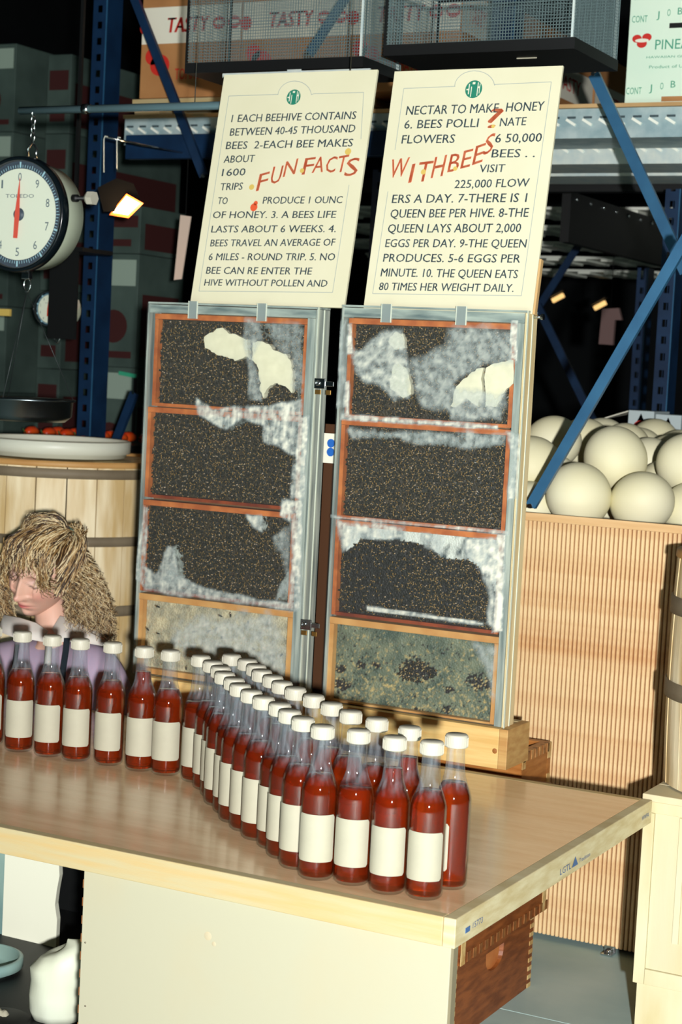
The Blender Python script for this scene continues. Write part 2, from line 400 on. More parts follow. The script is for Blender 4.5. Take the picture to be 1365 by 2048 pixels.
def inpoly(x, y, P):
    c = False; j = len(P) - 1
    for i in range(len(P)):
        if (P[i][1] > y) != (P[j][1] > y) and x < (P[j][0] - P[i][0]) * (y - P[i][1]) / (P[j][1] - P[i][1]) + P[i][0]: c = not c
        j = i
    return c
def zpoly(pts, ox, oy, s, Y):
    """photo-read outline -> (X,Z) outline on the hive plane"""
    r = []
    for (x, y) in pts:
        q = at(ox + x / s, oy + y / s, 'y', Y); r.append((q.x, q.z))
    return r
def edge_d(x, y, P):
    d = 9
    for i in range(len(P)):
        x1, y1 = P[i - 1]; x2, y2 = P[i]; dx, dy = x2 - x1, y2 - y1; L2 = dx * dx + dy * dy + 1e-12
        t_ = max(0, min(1, ((x - x1) * dx + (y - y1) * dy) / L2)); d = min(d, math.hypot(x - x1 - t_ * dx, y - y1 - t_ * dy))
    return d

bee_dark = mat('bee_abdomen', (10, 9, 7), .5, spec=.3)
bee_band = mat('bee_amber_band', (150, 118, 66), .4, spec=.5)
bee_fur = mat('bee_thorax_fur', (30, 27, 18), .8)
bee_wing = mat('bee_wing', (110, 104, 80), .25, spec=.8, alpha=.10)
def bee_tmpl():
    vs = []; fs = []; ms = []
    def seg(x0, x1, r0, r1, mi, n=5):
        o = len(vs)
        for (x, r) in ((x0, r0), (x1, r1)):
            for k in range(n):
                a = 2 * math.pi * k / n + .3; vs.append((x, math.cos(a) * r, math.sin(a) * r * .85))
        for k in range(n):
            fs.append((o + k, o + (k + 1) % n, o + n + (k + 1) % n, o + n + k)); ms.append(mi)
    # head -> thorax -> banded abdomen, along +x from tail to head
    seg(-.0075, -.0050, .0004, .0018, 0); seg(-.0050, -.0034, .0018, .0024, 1); seg(-.0034, -.0016, .0024, .0024, 0)
    seg(-.0016, -.0002, .0024, .0014, 0); seg(-.0002, .0018, .0017, .0023, 2); seg(.0018, .0036, .0023, .0010, 2)
    seg(.0036, .0048, .0013, .0013, 0); seg(.0048, .0054, .0013, .0002, 0)
    for s in (-1, 1):
        o = len(vs); vs.extend([(.0018, s * .0008, .0024), (-.0012, s * .0036, .0022), (-.0066, s * .0030, .0017), (-.0052, s * .0006, .0024)])
        fs.append((o, o + 1, o + 2, o + 3)); ms.append(3)
    return np.array(vs), fs, ms
BV, BF, BM = bee_tmpl()
def bees(mb, pts, Y):
    V = []; F = []; Mi = []; S = []
    nb = len(BV); base = len(mb.v)
    for i, (x, z, lift) in enumerate(pts):
        a = random.uniform(0, 2 * math.pi); s = random.uniform(.85, 1.1); ti = random.uniform(-.35, .35)
        ca, sa = math.cos(a), math.sin(a); ct, st = math.cos(ti), math.sin(ti)
        p = BV * s
        # local z (back of bee) faces the viewer (-Y)
        lx = p[:, 0] * ct - p[:, 2] * st; lz = p[:, 0] * st + p[:, 2] * ct; ly = p[:, 1]
        X = x + lx * ca - ly * sa; Z = z + lx * sa + ly * ca; Yv = Y - lift - lz
        V.append(np.stack([X, Yv, Z], 1)); o = base + i * nb
        F += [tuple(k + o for k in f) for f in BF]; Mi += BM
    if V:
        V = np.concatenate(V); mb.v += [tuple(v) for v in V]; mb.f += F; mb.m += Mi; mb.smooth += [False] * len(F)

def comb_grid(x0, x1, z0, z1, Y, colf, step=.0035, amp=.002):
    nx = int((x1 - x0) / step) + 1; nz = int((z1 - z0) / step) + 1; b = MB(); cols = []; vs = []
    for j in range(nz + 1):
        for i in range(nx + 1):
            x = x0 + (x1 - x0) * i / nx; z = z0 + (z1 - z0) * j / nz
            c = colf(x, z); cols.append(tuple(c) + ((1,) if len(c) == 3 else ()))
            vs.append((x, Y + amp * fbm(x, z, 60, 3, 3), z))
    b.add(vs, [(j * (nx + 1) + i, j * (nx + 1) + i + 1, (j + 1) * (nx + 1) + i + 1, (j + 1) * (nx + 1) + i) for j in range(nz) for i in range(nx)], 0, True)
    b.col = cols; return b
def lerp(a, b_, t_): t_ = max(0, min(1, t_)); return tuple(a[i] + (b_[i] - a[i]) * t_ for i in range(3))
CDK = srgb((24, 22, 15)); CBR = srgb((60, 48, 26)); CWX = srgb((214, 206, 176)); CGR = srgb((120, 128, 116)); CTL = srgb((54, 72, 68)); CTN = srgb((176, 156, 104)); CBK = srgb((20, 16, 12))

def hive(name, label, corners, comps, waxes, hazes, seed):
    """corners: X of the front face left/right; comps: list of dicts (px rows)"""
    xl, xr, ztop = corners
    t = thing(name, label, 'bee hive', ((xl + xr) / 2, HY + HD / 2, Zb))
    e = .004; colw = .018
    # case: back board, side walls, top and the bright edges of the acrylic
    part('back_board', MB().box(xl + .007, xr - .007, HY + HD - .008, HY + HD - .001, Zb + .001, ztop - .004), mat('hive_back_board', (120, 92, 60), .6, col2=(90, 62, 36), nscale=6), t)
    part('side_wall', MB().box(xl, xl + .006, HY + .0045, HY + HD, Zb, ztop - .0045, bev=.001), acr_m, t)
    sw = part('side_wall', MB().box(xr - .006, xr, HY + .0045, HY + HD, Zb, ztop - .0045, bev=.001), acr_m if seed == 1 else pine_z, t)
    part('edge_strip', MB().box(xr, xr + .0015, HY + .0, HY + .006, Zb, ztop), acr_e, sw)
    part('edge_strip', MB().box(xr, xr + .0015, HY + HD * .5, HY + HD * .56, Zb, ztop - .005), acr_e, sw)
    part('top_rail', MB().box(xl, xr, HY + .0045, HY + HD, ztop - .004, ztop), acr_h, t)
    # pane with its stains; a stained margin runs round the case
    x0i, x1i = comps[0]['x0'], comps[0]['x1']
    def pc(x, z):
        n = fbm(x, z, 22, seed, 5); st = fbm(x * 1.0, z * .12, 90, seed + 5, 3)
        a = .03; col = srgb((188, 202, 198))
        for (P, amt, soft, strk) in hazes:
            d = edge_d(x, z, P); ins = inpoly(x, z, P); k = (d if ins else -d) / soft + .5
            k += n * 1.5
            k = max(0, min(1, k)) * amt * (.78 + 1.1 * fbm(x, z, 75, seed + 2, 5) + strk * st * 1.3)
            a = max(a, k)
        if a > .35: col = lerp(col, srgb((222, 224, 206)), (a - .35) * 2.2)
        return tuple(col) + (max(0, min(.97, a)),)
    pb = comb_grid(xl, xr, Zb + .0005, ztop - .0005, HY, pc, .0030, 0)
    part('acrylic_front', pb, pane_m, t, 'clear front pane clouded with whitish stains')
    # margin: translucent grey rails behind the pane, left column, right column, top
    zt0 = comps[0]['z1']
    part('margin_rail', MB().box(xl + .0065, xr - .0065, HY + .003, HY + .010, zt0 + .002, ztop - .006), acr_h, t)
    part('margin_stile', MB().box(xl + .0065, min(c['x0'] for c in comps) - .002, HY + .003, HY + .010, Zb + .001, zt0 + .0015), acr_m, t)
    part('margin_stile', MB().box(max(c['x1'] for c in comps) + .002, xr - .0065, HY + .003, HY + .010, Zb + .001, zt0 + .0015), acr_m, t)
    for tx in comps[0]['tabs']:
        q = at(*tx, 'y', HY); w_ = .011
        b = MB().box(q.x - w_, q.x + w_, HY - .003, HY - .0008, ztop - .034, ztop + .004)
        part('clear_clip', b, mat('clip_acrylic', (150, 164, 160), .2, spec=.7, alpha=.55), t)
        b = MB()
        for s_ in (-1, 1): b.box(q.x + s_ * w_ - .0008, q.x + s_ * w_ + .0008, HY - .0034, HY - .0006, ztop - .034, ztop + .004)
        part('clip_edge', b, acr_e, t, kind='stuff')
    for ci, c in enumerate(comps):
        x0, x1, z0, z1 = c['x0'], c['x1'], c['z0'], c['z1']; fw = c.get('fw', .009); wm = c['wood']
        fr = part('comb_frame', MB().box(x0, x1, HY + .008, HY + .042, z1 - c.get('tb', .012), z1, bev=.001), wm, t)
        b = MB().box(x0, x0 + fw, HY + .010, HY + .040, z0 + .0005, z1 - c.get('tb', .012) - .0005)
        part('end_bar', b, wm, fr)
        b = MB().box(x1 - fw, x1, HY + .010, HY + .040, z0 + .0005, z1 - c.get('tb', .012) - .0005)
        part('end_bar', b, wm, fr)
        part('bottom_bar', MB().box(x0 + fw + .0005, x1 - fw - .0005, HY + .010, HY + .040, z0, z0 + c.get('bb', .007)), c.get('wood2', wm), fr)
        xa, xb, za, zb = x0 + fw + .0005, x1 - fw - .0005, z0 + c.get('bb', .007) + .0005, z1 - c.get('tb', .012) - .0005
        cm = part('comb', comb_grid(xa, xb, za, zb, HY + .026, c['comb'], .003), comb_m, fr)
        pts = []
        A = (xb - xa) * (zb - za); n = int(A / (.0078 * .0068) * c.get('dens', 1))
        for _ in range(n):
            x = random.uniform(xa + .004, xb - .004); z = random.uniform(za + .004, zb - .004)
            if c['bee'](x, z): pts.append((x, z, random.uniform(.002, .0085)))
        if pts:
            mb = MB(); bees(mb, pts, HY + .024)
            part('bee_cluster', mb, [bee_dark, bee_band, bee_fur, bee_wing], fr, 'mass of dark honey bees crawling on the comb', kind='stuff')
        for P in c.get('wax', []):
            mb = MB(); Q = [Vector((x, HY + .0165, z)) for (x, z) in P]
            # roughened outline, a slab of capped wax touching the pane
            R_ = []
            for i in range(len(Q)):
                a_, b_ = Q[i], Q[(i + 1) % len(Q)]
                for k in range(4):
                    p = a_.lerp(b_, k / 4); R_.append(p + Vector((fbm(p.x, p.z, 90, 4), 0, fbm(p.x, p.z, 90, 9))) * .009)
            mb.prism([Vector((p.x, HY + .007, p.z)) for p in R_], (0, .016, 0))
            part('wax_cap', mb, waxm, cm, 'smooth cream wax')
    return t
waxm = mat('capped_cream_wax', (216, 212, 184), .5, col2=(206, 202, 174), nscale=50, bump=.1)
darkred = mat('dark_red_wood', (104, 40, 18), .5, col2=(140, 62, 26), nscale=30)
def rowz(px, py): return at(px, py, 'y', HY + .012).z
def colx(px, py): return at(px, py, 'y', HY + .012).x
def beecomb(seed):
    return lambda x, z: lerp(CDK, CBR, .5 + 1.2 * fbm(x, z, 70, seed))
Z5 = (250, 580, 3.174); Z2 = (250, 980, 3.174); Z6 = (640, 580, 2.967); Z8 = (630, 1000, 2.904)
def zp(pts, Zr): return zpoly(pts, *Zr, HY)
# --- left hive
Lx0 = at(295, 604, 'y', HY).x; Lx1 = at(637, 613, 'y', HY).x; Lzt = at(295, 603, 'y', HY).z
lw1 = zp([(500, 280), (600, 235), (640, 265), (720, 290), (770, 320), (780, 440), (750, 430), (690, 445), (620, 425), (560, 400), (520, 380), (490, 350)], Z5)
lw2 = zp([(800, 330), (860, 320), (900, 340), (960, 390), (1010, 410), (1040, 440), (1050, 520), (1060, 620), (1050, 650), (990, 610), (940, 600), (890, 630), (870, 690), (850, 640), (845, 540), (825, 470), (800, 440)], Z5)
def Lbee(polys, frag=None, thr=.012):
    def f(x, z):
        j = .004 * fbm(x, z, 120, 8)
        for P in polys:
            if inpoly(x, z, P) and edge_d(x, z, P) > .002 + j: return False
        return True
    return f
gapL3 = zp([(200, 560), (250, 480), (270, 360), (300, 350), (330, 420), (350, 560), (420, 620), (160, 600)], Z2)
gapL3b = zp([(775, 165), (860, 175), (880, 280), (800, 230)], Z2); gapL3c = zp([(930, 640), (1000, 520), (1050, 520), (1050, 720), (930, 700)], Z2)
gapL2 = zp([(840, 820), (1110, 820), (1110, 1080), (1050, 1060), (990, 990), (900, 960), (900, 880)], Z5)
gapL2b = zp([(460, 780), (840, 800), (760, 840), (640, 890), (560, 850)], Z5)
gapL1 = zp([(790, 190), (1130, 200), (1130, 700), (1060, 700), (1070, 500), (1030, 400), (900, 320), (800, 310)], Z5)
gc = srgb((104, 112, 104))
def combL(seed, gaps, gcol):
    def f(x, z):
        c = lerp(CDK, CBR, .5 + 1.2 * fbm(x, z, 70, seed))
        for P in gaps:
            if inpoly(x, z, P): c = lerp(gcol, CBK, .35 + 1.3 * fbm(x, z, 110, seed + 1))
        return c
    return f
def c4L(x, z):
    n = fbm(x, z, 45, 21, 5); m_ = fbm(x, z, 260, 22, 2); c = lerp(srgb((196, 186, 150)), srgb((120, 122, 108)), .45 + 1.3 * n)
    c = lerp(c, srgb((120, 96, 52)), max(0, m_ * 1.6 - .25)); return c
tb1 = dict(tabs=[(388, 600), (526, 603)])
Lc = [
 dict(x0=colx(312, 640), x1=colx(618, 650), z0=rowz(300, 811), z1=rowz(312, 627), wood=orangewood, comb=combL(1, [gapL1], gc), bee=lambda x, z: Lbee([lw1, lw2])(x, z) and not (inpoly(x, z, gapL1) and random.random() < .45), wax=[lw1, lw2], dens=1.5, tabs=tb1['tabs']),
 dict(x0=colx(297, 830), x1=colx(606, 850), z0=rowz(285, 993), z1=rowz(297, 813), wood=orangewood, comb=combL(2, [gapL2, gapL2b], gc), bee=lambda x, z: not (inpoly(x, z, gapL2) and random.random() < .75) and not inpoly(x, z, gapL2b), dens=1.5, wood2=darkred),
 dict(x0=colx(286, 1010), x1=colx(592, 1040), z0=rowz(275, 1180), z1=rowz(285, 998), wood=orangewood, comb=combL(3, [gapL3, gapL3b, gapL3c], srgb((150, 158, 148))), bee=lambda x, z: not inpoly(x, z, gapL3) and not inpoly(x, z, gapL3b) and not (inpoly(x, z, gapL3c)), dens=1.5, wood2=darkred),
 dict(x0=colx(278, 1195), x1=colx(588, 1230), z0=Zb + .004, z1=rowz(280, 1185), wood=palewood, comb=c4L, bee=lambda x, z: random.random() < .02, tb=.014, fw=.013, bb=.012),
]
hzL = [(zp([(455, 690), (560, 760), (700, 730), (900, 740), (1120, 700), (1130, 1060), (1040, 1040), (960, 980), (880, 960), (880, 860), (760, 820), (640, 880), (520, 830), (460, 780)], Z5), .75, .006, .8),
       (zp([(770, 190), (860, 200), (880, 320), (800, 420), (850, 560), (870, 700), (780, 700), (790, 500), (760, 330)], Z5), .45, .008, .3),
       (zp([(880, 200), (1130, 200), (1120, 640), (1060, 600), (1060, 440), (960, 360)], Z5), .35, .01, .5),
       (zp([(120, 480), (200, 530), (270, 360), (310, 360), (340, 540), (500, 620), (800, 680), (1040, 720), (1040, 760), (120, 640)], Z2), .6, .006, .5),
       (zp([(770, 160), (870, 160), (880, 280), (800, 230)], Z2), .7, .005, .2),
       (zp([(1000, 60), (1130, 60), (1120, 760), (1050, 760), (1055, 200), (990, 160)], Z2), .8, .007, .7),
       (zp([(930, 300), (1050, 230), (1050, 640), (960, 700), (1010, 540), (1000, 400)], Z2), .4, .01, .4),
       (zp([(60, 560), (120, 100), (150, 110), (120, 620)], Z2), .6, .004, .8),
       (zp([(350, 820), (900, 800), (1000, 900), (980, 1240), (700, 1200), (500, 1120), (280, 1000)], Z2), .55, .03, .3),
       (zp([(1090, 820), (1170, 800), (1140, 1330), (1050, 1330)], Z5), .75, .006, .8)]
hl = hive('observation_hive', 'left glass-fronted observation bee hive with four stacked combs', (Lx0, Lx1, Lzt), Lc, None, hzL, 1)
# --- right hive
Rx0 = at(683, 609, 'y', HY).x; Rx1 = at(1056, 623, 'y', HY).x; Rzt = at(683, 609, 'y', HY).z
rw1 = zp([(430, 430), (460, 420), (510, 480), (530, 540), (540, 620), (480, 640), (420, 590), (410, 540)], Z6)
rw2 = zp([(400, 290), (450, 245), (490, 260), (500, 340), (440, 355), (400, 320)], Z6)
rw3 = zp([(775, 690), (790, 600), (830, 540), (900, 490), (960, 455), (960, 600), (930, 690), (860, 640), (800, 700)], Z6)
rw4 = zp([(970, 455), (1050, 430), (1140, 415), (1140, 560), (1080, 600), (1040, 690), (985, 690)], Z6)
gR2 = zp([(170, 840), (1100, 860), (1100, 930), (960, 940), (560, 920), (470, 870), (380, 890), (200, 870)], Z6)
gR3 = zp([(150, 150), (1080, 200), (1060, 760), (1000, 720), (1025, 560), (990, 440), (890, 370), (860, 360), (700, 340), (640, 270), (450, 235), (250, 230), (150, 300)], Z8)
r3dark = zp([(150, 300), (250, 230), (450, 235), (640, 270), (690, 350), (560, 380), (530, 460), (540, 560), (600, 640), (170, 620)], Z8)
def c3R(x, z):
    c = lerp(CBK, CDK, .5 + fbm(x, z, 70, 3))
    if inpoly(x, z, gR3): c = lerp(srgb((206, 212, 200)), srgb((40, 60, 66)), .22 + 2.0 * fbm(x, z * .5, 55, 31))
    return c
spots = [((585, 990), 95), ((520, 1010), 50), ((660, 1000), 50), ((150, 1080), 60), ((140, 980), 40), ((940, 1060), 70), ((1000, 1080), 40), ((770, 1100), 30), ((260, 960), 30), ((350, 960), 30), ((760, 1220), 40), ((590, 1230), 30)]
SP = [((at(630 + p[0] / 2.904, 1000 + p[1] / 2.904, 'y', HY + .02)), r / 2.904 * .00098) for p, r in spots]
def c4R(x, z):
    n = fbm(x, z, 30, 41, 5); m_ = fbm(x, z, 170, 42, 2); h_ = (z - Zb) / .2
    c = lerp(srgb((62, 78, 66)), srgb((112, 120, 96)), .5 + 1.4 * n)
    c = lerp(c, srgb((186, 164, 104)), max(0, (m_ * 2.6 - .15 - h_ * .7 + .35 * n)))
    for q, r in SP:
        d = math.hypot(x - q.x, (z - q.z) * 1.5) / r + fbm(x, z, 120, 43) * 1.6
        if d < 1: c = lerp(CBK, CTN if random.random() < .12 else CBK, 1)
    if m_ < -.42: c = CBK
    return c
Rc = [
 dict(x0=colx(700, 640), x1=colx(1036, 650), z0=rowz(692, 835), z1=rowz(700, 636), wood=orangewood, comb=combL(11, [], gc), bee=Lbee([rw1, rw2, rw3, rw4]), wax=[rw1, rw2, rw3, rw4], dens=1.4, tabs=[(775, 610), (925, 614)]),
 dict(x0=colx(684, 860), x1=colx(1022, 880), z0=rowz(676, 1036), z1=rowz(690, 838), wood=orangewood, comb=combL(12, [gR2], gc), bee=lambda x, z: not (inpoly(x, z, gR2) and random.random() < .8), dens=1.6),
 dict(x0=colx(673, 1050), x1=colx(1008, 1075), z0=rowz(667, 1229), z1=rowz(675, 1038), wood=orangewood, comb=c3R, bee=lambda x, z: not inpoly(x, z, gR3) and not (inpoly(x, z, r3dark) and random.random() < .6), dens=1.5, wood2=darkred),
 dict(x0=colx(661, 1250), x1=colx(1000, 1280), z0=Zb + .002, z1=rowz(664, 1233), wood=palewood, comb=c4R, bee=lambda x, z: any(math.hypot(x - q.x, z - q.z) < r * .8 for q, r in SP[:3]) and random.random() < .6, tb=.014, fw=.010, bb=.004),
]
hzR = [(zp([(230, 360), (330, 270), (400, 230), (490, 240), (520, 420), (530, 640), (440, 640), (380, 580), (290, 540), (210, 470), (180, 330)], Z6), .62, .012, .1),
       (zp([(540, 420), (620, 400), (740, 330), (760, 230), (830, 200), (1000, 230), (1150, 230), (1160, 420), (960, 450), (800, 560), (780, 720), (600, 700), (560, 520)], Z6), .5, .016, .1),
       (zp([(780, 560), (1000, 600), (1090, 620), (1080, 780), (780, 760)], Z6), .55, .014, .2),
       (zp([(150, 540), (175, 540), (175, 740), (1060, 800), (1060, 830), (120, 770)], Z6), .75, .004, .6),
       (zp([(1140, 180), (1180, 180), (1170, 420), (1140, 400), (1120, 300)], Z6), .9, .003, .3),
       (zp([(160, 200), (190, 200), (200, 380), (160, 380)], Z6), .9, .004, .2),
       (zp([(170, 830), (1100, 850), (1100, 920), (900, 930), (560, 915), (470, 880), (200, 880)], Z6), .45, .01, .8),
       (zp([(1110, 840), (1190, 860), (1190, 1240), (1120, 1240), (1130, 1000)], Z6), .6, .006, .7),
       (zp([(70, 700), (100, 180), (160, 180), (160, 700)], Z6), .35, .006, .9),
       (zp([(130, 120), (520, 160), (520, 230), (250, 220), (160, 300)], Z8), .7, .008, .7),
       (zp([(620, 190), (760, 200), (740, 330), (640, 270)], Z8), .65, .008, .6),
       (zp([(880, 230), (1060, 220), (1040, 740), (990, 720), (1020, 560), (960, 400), (880, 330)], Z8), .8, .008, .6),
       (zp([(1060, 200), (1110, 200), (1090, 760), (1030, 770)], Z8), .9, .004, .6),
       (zp([(80, 90), (1130, 180), (1130, 205), (700, 160), (140, 110)], Z8), .55, .003, .8),
       (zp([(300, 615), (980, 710), (980, 730), (300, 640)], Z8), .75, .002, .4),
       (zp([(920, 830), (1060, 850), (1040, 1180), (1000, 1000)], Z8), .45, .012, .4)]
hr = hive('observation_hive', 'right glass-fronted observation bee hive with dark spotted comb at its foot', (Rx0, Rx1, Rzt), Rc, None, hzR, 2)
# latches joining the two hives
brass = mat('aged_brass', (150, 116, 60), .35, .8)
latches = []
for i, (px, py) in enumerate(((640, 768), (612, 1250))):
    q = at(px, py, 'y', HY - .002)
    nm = ('upper', 'lower')[i]
    t = thing('toggle_latch', f'{nm} small metal toggle latch clipped between the two bee hives', 'latch', (q.x, HY - .004, q.z))
    part('latch_plate', MB().box(q.x - .012, q.x + .014, HY - .0045, HY - .0015, q.z - .010, q.z + .012, bev=.001), steel, t)
    part('latch_ring', MB().lathe([(.0045 + .0016 * math.cos(a), -.0055 + .0016 * math.sin(a)) for a in np.linspace(0, 2 * math.pi, 9)], 14, (q.x - .003, HY - .001, q.z + .002), 'y'), steel, t)
    part('latch_arm', MB().box(q.x + .014, q.x + .034, HY - .0040, HY - .0015, q.z - .004, q.z + .006, bev=.0008), steel, t)
    part('keeper', MB().box(q.x - .010, q.x + .004, HY - .0040, HY - .0012, q.z - .022, q.z - .012, bev=.0008), brass, t)
    part('keeper', MB().box(q.x + .016, q.x + .028, HY - .0040, HY - .0012, q.z - .022, q.z - .012, bev=.0008), brass, t)
q = at(1085, 634, 'y', HY + .03)
t = thing('wing_bolt', 'small grey bolt sticking out of the right hive, near its top', 'bolt', (Rx1 + .003, HY + .03, q.z))
part('shank', MB().lathe([(0, .0), (.004, 0), (.004, .016), (.0, .016)], 10, (Rx1 + .0025, HY + .03, q.z), 'x'), steel, t)
part('head', MB().lathe([(0, .016), (.007, .016), (.007, .021), (.0, .021)], 6, (Rx1 + .0025, HY + .03, q.z), 'x', sm=False), steel, t)

# ------------------------------------------------------------------ fact boards leaning on top of the hives
foam = mat('cream_poster_board', (214, 210, 180), .55, col2=(208, 204, 172), nscale=5)
edge_tan = mat('board_backing_wood', (196, 160, 108), .6)
border_ink = mat('thin_border_ink', (150, 160, 158), .7)
logo_g = mat('logo_green', (34, 120, 96), .6); logo_w = mat('logo_white', (214, 214, 190), .6); dotm = mat('ochre_dot', (204, 176, 90), .6); redm = mat('red_orange_blot', (214, 86, 50), .6)
def board(label, BL, BR, TLz, lean, zoom, lines, orange, dots, border, logo, wood):
    Yb = HY + .016
    o = at(*BL, 'y', Yb); r_ = at(*BR, 'y', Yb); z0 = (o.z + r_.z) / 2; z0 = max(z0, Lzt + .0045); zb = Lzt + .001
    top = at(*TLz, 'x', o.x)
    V = Vector((0, top.y - Yb, top.z - zb)); Hh = V.length; V.normalize(); U = Vector((1, 0, 0)); Wd = r_.x - o.x
    o = Vector((o.x, Yb, zb)); Nn = U.cross(V)   # towards the camera
    t = thing('fact_board', label, 'sign', (o.x + Wd / 2, Yb, zb))
    th = .006
    part('panel', MB().prism([o, o + U * Wd, o + U * Wd + V * Hh, o + V * Hh], -Nn * th), foam, t)
    if wood: part('side_batten', MB().prism([o + U * (Wd + .0005) - Nn * .001, o + U * (Wd + .005) - Nn * .001, o + U * (Wd + .005) + V * Hh * .22 - Nn * .001, o + U * (Wd + .0005) + V * Hh * .22 - Nn * .001], -Nn * .012), edge_tan, t)
    def uv(p):
        x, y = zoom[0] + p[0] / zoom[2], zoom[1] + p[1] / zoom[2]
        d = CR * ((x - IW / 2) / FPX) - CU * ((y - IH / 2) / FPX) + CF
        tt = (o - CAM).dot(Nn) / d.dot(Nn); q = CAM + d * tt - o
        return q.dot(U), q.dot(V)
    b = MB()
    for (tx, a, c, h) in lines:
        (ua, va), (uc, vc) = uv(a), uv(c)
        b.text(tx, o, U, V, ua, uc, va, h / zoom[2] * .00103, shear=.04, y1=vc, bold=.0006)
    part('lettering', b, ink, t, 'dark hand lettering in capitals')
    b = MB()
    for (tx, a, c, h) in orange:
        (ua, va), (uc, vc) = uv(a), uv(c)
        b.text(tx, o, U, V, ua, uc, va, h / zoom[2] * .00103, shear=.1, y1=vc, bold=.0007)
    part('red_lettering', b, redink, t, 'large orange-red hand lettering')
    b = MB()
    for (c, r, mi) in dots:
        u_, v_ = uv(c); rr = r / zoom[2] * .00103
        b.add([o + U * (u_ + rr * math.cos(a)) + V * (v_ + rr * math.sin(a)) + Nn * .0007 for a in np.linspace(0, 2 * math.pi, 12, endpoint=False)], [tuple(range(12))], mi)
    part('dot', b, [dotm, redm], t, 'ochre and red dots')
    b = MB()
    for pl in border:
        pl = [uv(p) for p in pl]
        for i in range(len(pl) - 1):
            a_ = Vector(pl[i]); c_ = Vector(pl[i + 1]); d = (c_ - a_).normalized(); n_ = Vector((-d.y, d.x)) * .0006
            b.add([o + U * p.x + V * p.y + Nn * .0006 for p in (a_ - n_, c_ - n_, c_ + n_, a_ + n_)], [(0, 1, 2, 3)])
    part('border_line', b, border_ink, t)
    u_, v_ = uv(logo[0]); R0 = logo[1] / zoom[2] * .00103
    b = MB(); N_ = 24
    b.add([o + U * (u_ + R0 * math.cos(a)) + V * (v_ + R0 * math.sin(a)) + Nn * .0006 for a in np.linspace(0, 2 * math.pi, N_, endpoint=False)], [tuple(range(N_))], 0)
    for (xa, xb, ya, yb) in ((-.62, -.5, -.55, .6), (-.32, -.22, -.85, .3), (-.2, .12, .55, .8), (.42, .52, -.75, .75), (.66, .74, -.5, .6), (-.85, -.62, -.1, .05), (.52, .66, .1, .3)):
        b.add([o + U * (u_ + R0 * x) + V * (v_ + R0 * y) + Nn * .0009 for x, y in ((xa, ya), (xb, ya), (xb, yb), (xa, yb))], [(0, 1, 2, 3)], 1)
    part('round_emblem', b, [logo_g, logo_w], t, 'round green emblem')
    return t
def arc(cx, cy, rx, ry, a0, a1, n=12): return [(cx + rx * math.cos(math.radians(a0 + (a1 - a0) * i / n)), cy - ry * math.sin(math.radians(a0 + (a1 - a0) * i / n))) for i in range(n + 1)]
board('left cream fact board headed FUN FACTS, on the left hive', (381, 600), (689, 608), (449, 150), None, (360, 0, 2.73),
 [('1 EACH BEEHIVE CONTAINS', (280, 668), (960, 650), 46), ('BETWEEN 40-45 THOUSAND', (272, 742), (955, 722), 46), ('BEES  2-EACH BEE MAKES', (250, 815), (942, 800), 46),
  ('ABOUT', (238, 890), (405, 885), 44), ('1600', (228, 962), (355, 958), 44), ('TRIPS', (218, 1040), (340, 1036), 44), ('TO', (205, 1115), (258, 1115), 42), ('PRODUCE 1 OUNC', (452, 1113), (885, 1110), 42),
  ('OF HONEY. 3. A BEES LIFE', (178, 1192), (850, 1190), 42), ('LASTS ABOUT 6 WEEKS. 4.', (170, 1270), (850, 1268), 42), ('BEES TRAVEL AN AVERAGE OF', (165, 1346), (845, 1342), 42),
  ('6 MILES - ROUND TRIP. 5. NO', (155, 1421), (845, 1422), 42), ('BEE CAN RE ENTER THE', (142, 1495), (718, 1500), 42), ('HIVE WITHOUT POLLEN AND', (132, 1560), (803, 1566), 40)],
 [('F', (415, 1045), (470, 1030), 105), ('U', (490, 1005), (545, 998), 105), ('N', (562, 968), (628, 950), 95), ('F', (665, 955), (722, 948), 100), ('A', (720, 945), (780, 940), 95), ('C', (790, 945), (845, 940), 95), ('T', (850, 945), (905, 935), 100), ('S', (895, 965), (965, 955), 105)],
 [((393, 1022), 17, 0), ((668, 932), 14, 0), ((920, 828), 20, 0), ((405, 1132), 24, 1), ((415, 1110), 14, 1)],
 [[(268, 525), (535, 516)] + arc(628, 525, 92, 82, 175, 5) + [(730, 513), (1005, 505), (990, 760)], [(925, 1010), (835, 1597), (105, 1590), (268, 525)]], ((622, 531), 46), False)
